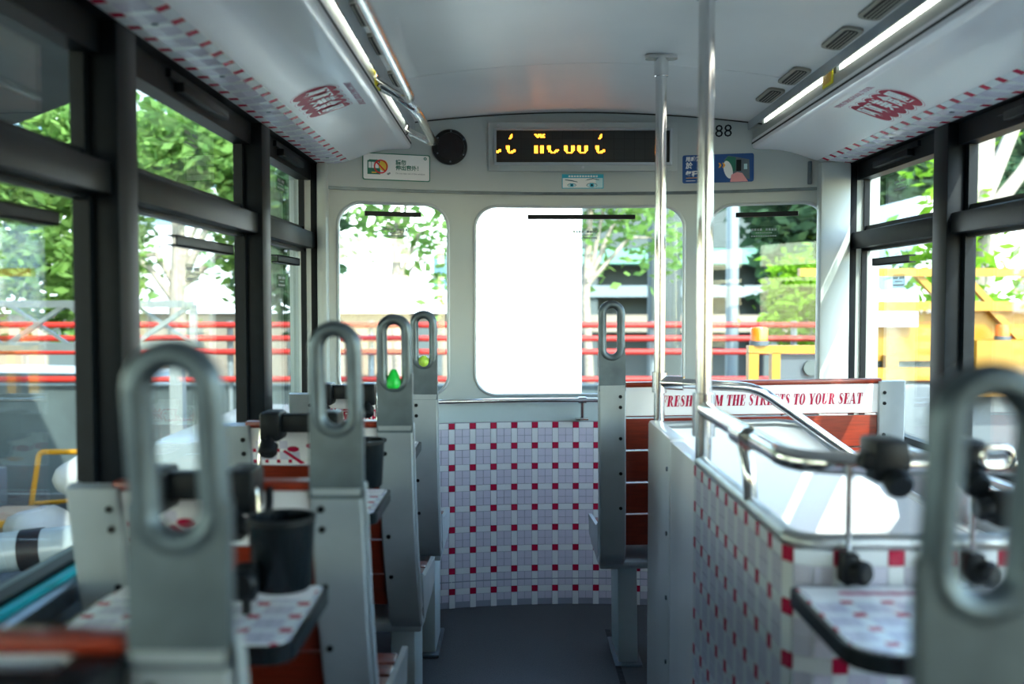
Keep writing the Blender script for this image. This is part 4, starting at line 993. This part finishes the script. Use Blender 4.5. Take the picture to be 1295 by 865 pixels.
g = G().tube([(-5.6, 8.0, -1.02), (-3.55, 8.35, -.86)], .17, 18); o = tag(g.obj('wrapped_pipe', 'van'), 'thick white pipe with a black strap lying on the lorry bed', 'pipe')
G().tube([(-4.10, 8.256, -.903), (-3.93, 8.285, -.890)], .178, 18).obj('pipe_strap', 'rubber', o)
for i, (x, y, z, r_) in enumerate(((-4.32, 9.1, -.95, .3), (-3.6, 9.25, -.98, .26), (-3.95, 9.2, -.45, .25))):
    bm = bmesh.new(); bmesh.ops.create_icosphere(bm, subdivisions=3, radius=r_)
    for v in bm.verts: v.co = Vector((v.co.x * 1.15, v.co.y, v.co.z * .8)) * (1 + .13 * math.sin(v.co.x * 19 + i) * math.cos(v.co.y * 17))
    me = bpy.data.meshes.new('sack'); bm.to_mesh(me); bm.free(); me.transform(Matrix.Translation((x, y, z)))
    tag(link('sack', me, 'sack'), ('left white sack on the lorry bed behind the pipe', 'right white sack on the lorry bed by the cab', 'topmost white sack on the lorry bed pile')[i], 'sack', 'white sacks on the lorry')
for i, (x, y, z) in enumerate(((-4.95, 9.4, -1.2), (-5.7, 9.5, -1.2), (-5.3, 9.45, -.82))):
    c = thing('crate', (x, y, z), ('dark crate on the lorry bed, lower right of the pile of three', 'dark crate on the lorry bed, lower left of the pile of three', 'dark crate on top of the two others on the lorry')[i], 'crate', 'dark crates on the lorry')
    G().rbox(x - .33, x + .33, y - .3, y + .3, z, z + .38, .02).obj('crate_body', 'dark_panel' if i else 'timber', c)
    G().box(x - .34, x + .34, y - .32, y - .3, z + .3, z + .36).obj('crate_rim', 'yellow', c, smooth=False)
t = thing('yellow_frame', (-4.3, 10, -1.2), 'bent yellow tubular trestle standing on the lorry bed', 'trestle')
G().tube(fillet([(-4.9, 9.95, -1.2), (-4.75, 9.95, -.33), (-4.25, 9.95, -.33), (-4.0, 9.95, -.9), (-3.9, 9.95, -1.2)], .06), .028, 8).obj('frame_tube', 'yellow', t); G().tube([(-4.8, 9.95, -.85), (-4.05, 9.95, -.80)], .022, 8).obj('cross_tube', 'yellow', t)
t = thing('parked_van', (-7.8, 19, GZ), 'grey van parked in the yard beyond the lorry', 'van')
G().prism([(-2.4, .35), (2.4, .35), (2.4, 1.2), (1.7, 1.35), (1.2, 2.15), (-2.3, 2.2), (-2.4, 2.0)], (-7.8, 18, GZ), (1, 0, 0), (0, 0, 1), (0, 1, 0), 0, 1.9).obj('van_body', 'van', t, smooth=False)
for k in range(3): G().box(-9.9 + 1.25 * k, -8.8 + 1.25 * k, 17.97, 18, GZ + 1.35, GZ + 1.95).obj('van_window', 'dark_recess', t, smooth=False)
for x in (-9.4, -6.2):
    for y in (18.0, 19.7): G().cyl((x, y, GZ + .36), (x, y + .22, GZ + .36), .36, 18).obj('wheel', 'rubber', t)
# yellow works lorry on the right
t = thing('works_lorry', (3.6, 8.5, GZ), 'yellow works lorry with lattice sides outside the right windows', 'truck')
Y0 = 8.0
G().bar((2.30, Y0, 1.415), (7.5, Y0, 1.415), .08, .065).obj('top_beam', 'yellow', t, smooth=False); G().bar((2.72, Y0, 1.145), (7.5, Y0, 1.145), .09, .075).obj('mid_beam', 'yellow', t, smooth=False)
for x in (2.8, 3.25, 3.62, 4.12, 4.6, 5.1): G().bar((x, Y0 + .02, 1.40), (x + .27, Y0 + .02, 1.12), .06, .05).obj('lattice_brace', 'yellow', t, smooth=False)
G().box(2.76, 7.5, Y0 + .06, Y0 + .5, .70, 1.14).obj('side_panel', 'yellow', t, smooth=False)
for x in (3.42, 3.85, 4.4): G().bar((x, Y0 + .02, 1.12), (x + .4, Y0 + .02, .72), .06, .05).obj('panel_rib', 'yellow', t, smooth=False)
G().box(2.72, 7.5, Y0 + .1, Y0 + .5, .62, .70).obj('dark_gap', 'dark_recess', t, smooth=False)
G().bar((2.72, Y0, .60), (7.5, Y0, .60), .1, .10).obj('sill_beam', 'yellow', t, smooth=False)
for x in (3.0, 3.45, 3.8): G().box(x, x + .1, Y0 - .03, Y0 + .05, .55, .75).obj('stake', 'yellow', t, smooth=False)
G().box(3.6, 7.5, Y0 - .3, Y0 + .1, .45, .88).obj('engine_cover', 'yellow', t, smooth=False)
G().box(3.93, 4.07, Y0 + .04, Y0 + .07, .78, .90).obj('grille', 'dark_recess', t, smooth=False)
G().rbox(2.72, 7.5, Y0 - .05, Y0 + 2, -1.5, .53, .05).obj('lower_body', 'dark_panel', t)
for x in (3.3, 6.5):
    for y in (Y0 - .1, Y0 + 1.9): G().cyl((x, y, GZ + .55), (x, y + .3, GZ + .55), .55, 20).obj('wheel', 'rubber', t)
G().box(2.93, 3.25, Y0 - .03, Y0, .98, 1.27).obj('poster', 'paper', t, smooth=False); G().box(2.96, 3.22, Y0 - .034, Y0 - .03, 1.12, 1.22).obj('poster_print', 'pale_cyan', t, smooth=False)
f = Face((4.22, Y0 + .055, .93), (1, 0, 0), (0, 0, 1)); text('lorry_lettering', '7.55\n4.25', .07, 'dark_recess', t, f.at(0, 0, .004), f.ex, f.ey)
def beacon(x, y, z, lab):
    t = thing('beacon_lamp', (x, y, z), lab, 'beacon')
    G().lathe((x, y, z), [(0, 0), (.062, 0), (.062, .03), (0, .03)], 20).obj('beacon_base', 'dark_panel', t)
    G().lathe((x, y, z), [(.055, .03), (.055, .10), (.048, .118), (0, .122)], 20).obj('beacon_lens', 'orange', t)
beacon(3.87, 7.85, .88, 'orange beacon on the yellow engine cover, right windows')
# warning trailer with yellow bracket
t = thing('warning_trailer', (1.95, 6.5, GZ), 'yellow bracketed trailer with dark board in the right front window', 'trailer')
for a, b_ in ((1.54, 1.605), (1.69, 1.745), (2.22, 2.28)): G().box(a, b_, 6.46, 6.54, GZ + .5, .85).obj('bracket_post', 'yellow', t, smooth=False)
G().box(1.54, 2.28, 6.46, 6.54, .845, .897).obj('bracket_beam', 'yellow', t, smooth=False)
G().box(1.748, 2.22, 6.5, 6.56, -.6, .835).obj('dark_board', 'dark_panel', t, smooth=False)
q = G()
for j in range(3): q.cyl((1.95, 6.5, .75 - .25 * j), (1.95, 6.47, .75 - .25 * j), .05, 14)
each(q, 'board_lamp', 'dark_recess', t)
G().box(1.4, 2.5, 6.2, 7.2, GZ + .4, GZ + .6).obj('trailer_frame', 'dark_panel', t, smooth=False)
for x in (1.45, 2.3): G().cyl((x, 6.7, GZ + .3), (x + .15, 6.7, GZ + .3), .3, 16).obj('wheel', 'rubber', t)
beacon(1.615, 6.5, .897, 'orange beacon on the yellow bracket, right front window')

# trees
def tree(x, y, th, r0, blobs, n, size, lm, bark, lab, fork=()):
    t = thing('tree', (x, y, GZ), lab, 'tree')
    pts = [(x, y, GZ), (x + .05, y, GZ + th * .35), (x - .04, y, GZ + th * .7), (x + .03, y, GZ + th)]
    G().tube(pts, [r0 * 1.2, r0, r0 * .85, r0 * .6], 10).obj('trunk', bark, t)
    q = G()
    for (cx, cy, cz, rx, ry, rz) in blobs:
        q.tube([(x, y, GZ + th * .75), ((x + cx) / 2 + .1, (y + cy) / 2, (GZ + th * .9 + cz) / 2), (cx, cy, cz)], [r0 * .5, r0 * .35, r0 * .12], 7)
    for p in fork: q.tube(p, [r0 * .55] + [r0 * .35] * (len(p) - 2) + [r0 * .12], 7)
    q.obj('branches', bark, t)
    tot = sum(b[3] * b[4] * b[5] for b in blobs); C = []; 
    for (cx, cy, cz, rx, ry, rz) in blobs:
        m_ = int(n * rx * ry * rz / tot); nc = max(6, m_ // 45)
        d = rng.normal(size=(nc, 3)); d /= np.linalg.norm(d, axis=1)[:, None]; cc = d * (rng.random((nc, 1)) ** .4) * np.array([rx, ry, rz]) + np.array([cx, cy, cz])
        idx = rng.integers(0, nc, m_); C.append(cc[idx] + rng.normal(size=(m_, 3)) * size * 1.9)
    C = np.concatenate(C); k = len(C); a = rng.normal(size=(k, 3)); a[:, 2] *= .45; a /= np.linalg.norm(a, axis=1)[:, None]
    b = np.cross(a, rng.normal(size=(k, 3)) + np.array([0, 0, .2])); b /= np.linalg.norm(b, axis=1)[:, None]; s = size * (.6 + .8 * rng.random((k, 1)))
    V = np.stack([C - a * s, C + b * s * .45, C + a * s, C - b * s * .45], 1).reshape(-1, 3) - np.array(t.location)
    me = bpy.data.meshes.new('foliage'); me.from_pydata(V.tolist(), [], np.arange(4 * k).reshape(-1, 4).tolist()); me.materials.append(M[lm])
    o = bpy.data.objects.new('foliage', me); COL.objects.link(o); o.parent = t; o['kind'] = 'stuff'
K = 1.3
def sc(bl): return [(x * K, y * K, 1.19 + (z - 1.19) * K, a * K, b, c * K) for x, y, z, a, b, c in bl]
tree(-9.9, 16.5, 6.0, .26, sc([(-7.4, 12.7, 3.2, 1.9, 1.2, 1.5), (-6.2, 12.6, 1.9, 1.3, 1.1, 1.2), (-8.6, 12.7, 2.0, 1.5, 1.1, 1.3), (-5.6, 12.7, 2.9, .9, 1, .9)]), 15000, .13, 'leaf', 'bark', 'broad green tree outside the nearest left window')
tree(-5.65, 16.9, 4.9, .16, sc([(-4.6, 13.0, 3.2, 1.0, 1.0, .55), (-5.1, 13.1, 1.7, .45, .6, .6), (-3.6, 13.1, 2.75, .55, .8, .45), (-3.4, 13.1, 1.75, .45, .6, .5)]), 5500, .12, 'leaf', 'pale_bark', 'pale-stemmed forking tree outside the second left window',
     fork=[[(-5.65, 16.9, 1.1), (-6.1, 16.9, 1.7), (-6.9, 16.9, 2.3)], [(-5.65, 16.9, 1.1), (-5.5, 16.9, 2.1), (-5.1, 16.9, 2.9)]])
tree(-3.55, 17, 4.0, .12, [(-3.7, 17, 2.8, .9, .9, .9), (-3.9, 17, 1.5, .6, .7, .6)], 2200, .12, 'leaf_dark', 'bark', 'dark small tree outside the third left window')
tree(-1.85, 16, 5.0, .09, [(-2.2, 16, 2.5, .55, .6, .35), (-1.35, 16.2, 2.35, .5, .6, .45), (-1.75, 16, 3.2, .9, .8, .5), (-1.25, 16.1, 1.55, .22, .3, .4)], 1100, .10, 'leaf', 'bark', 'slender tree in the left front window')
tree(1.22, 16, 5.0, .085, [(1.75, 16, 2.5, .6, .6, .25), (2.35, 16.1, 2.2, .45, .5, .5), (1.5, 16, 3.1, .9, .8, .5), (1.55, 16.2, 1.85, .35, .4, .25)], 900, .11, 'leaf', 'bark', 'slender tree beside the white pier, middle front window')
tree(5.2, 18, 3.2, .1, [(5.35, 18, 1.45, .5, .5, .55), (5.0, 18, .9, .35, .4, .4)], 1500, .11, 'leaf_bright', 'bark', 'small bright green tree at the edge of the right front window')
tree(5.15, 11, 6.0, .19, [(4.75, 10.8, 1.75, .45, .45, .45), (5.05, 10.6, 1.35, .5, .4, .5), (4.62, 10.9, 2.6, .22, .25, .4), (6.2, 11.5, 3.9, 1.3, 1, .5)], 2600, .09, 'leaf_bright', 'pale_bark', 'pale trunk with fresh green sprouts outside the right windows', fork=[[(5.15, 11, 2.0), (5.6, 11, 2.6), (6.4, 11.3, 3.8)]])
tree(6.6, 21.5, 6.0, .25, [(7.2, 21.5, 3.2, 1.8, 1.5, 1.4), (9.6, 21.5, 2.6, 2.0, 1.5, 1.6), (6.2, 21.5, 3.9, 1.3, 1, 1.0), (7.0, 21.5, 1.6, 1.6, 1.2, 1.0), (11.5, 21.5, 1.5, 1.8, 1.2, 1.2), (10.6, 21.5, 4.2, 1.8, 1.2, 1.2)], 14000, .24, 'leaf_dark', 'bark', 'dark spreading tree behind the works lorry')

t = thing('box_truck', (7.0, 15.6, GZ), 'white box-bodied truck showing above the yellow lorry, right upper window', 'truck')
G().rbox(5.95, 9.4, 14.7, 16.5, -1.4, 2.72, .06).obj('box_body', 'white_wall', t)
G().box(6.2, 6.95, 14.68, 14.71, 2.2, 2.42).obj('side_opening', 'dark_recess', t, smooth=False)
G().box(5.9, 9.5, 14.9, 16.3, -1.7, -1.4).obj('chassis', 'dark_panel', t, smooth=False)
for x in (6.5, 8.8):
    for y in (14.75, 16.2): G().cyl((x, y, GZ + .45), (x, y + .25, GZ + .45), .45, 18).obj('wheel', 'rubber', t)
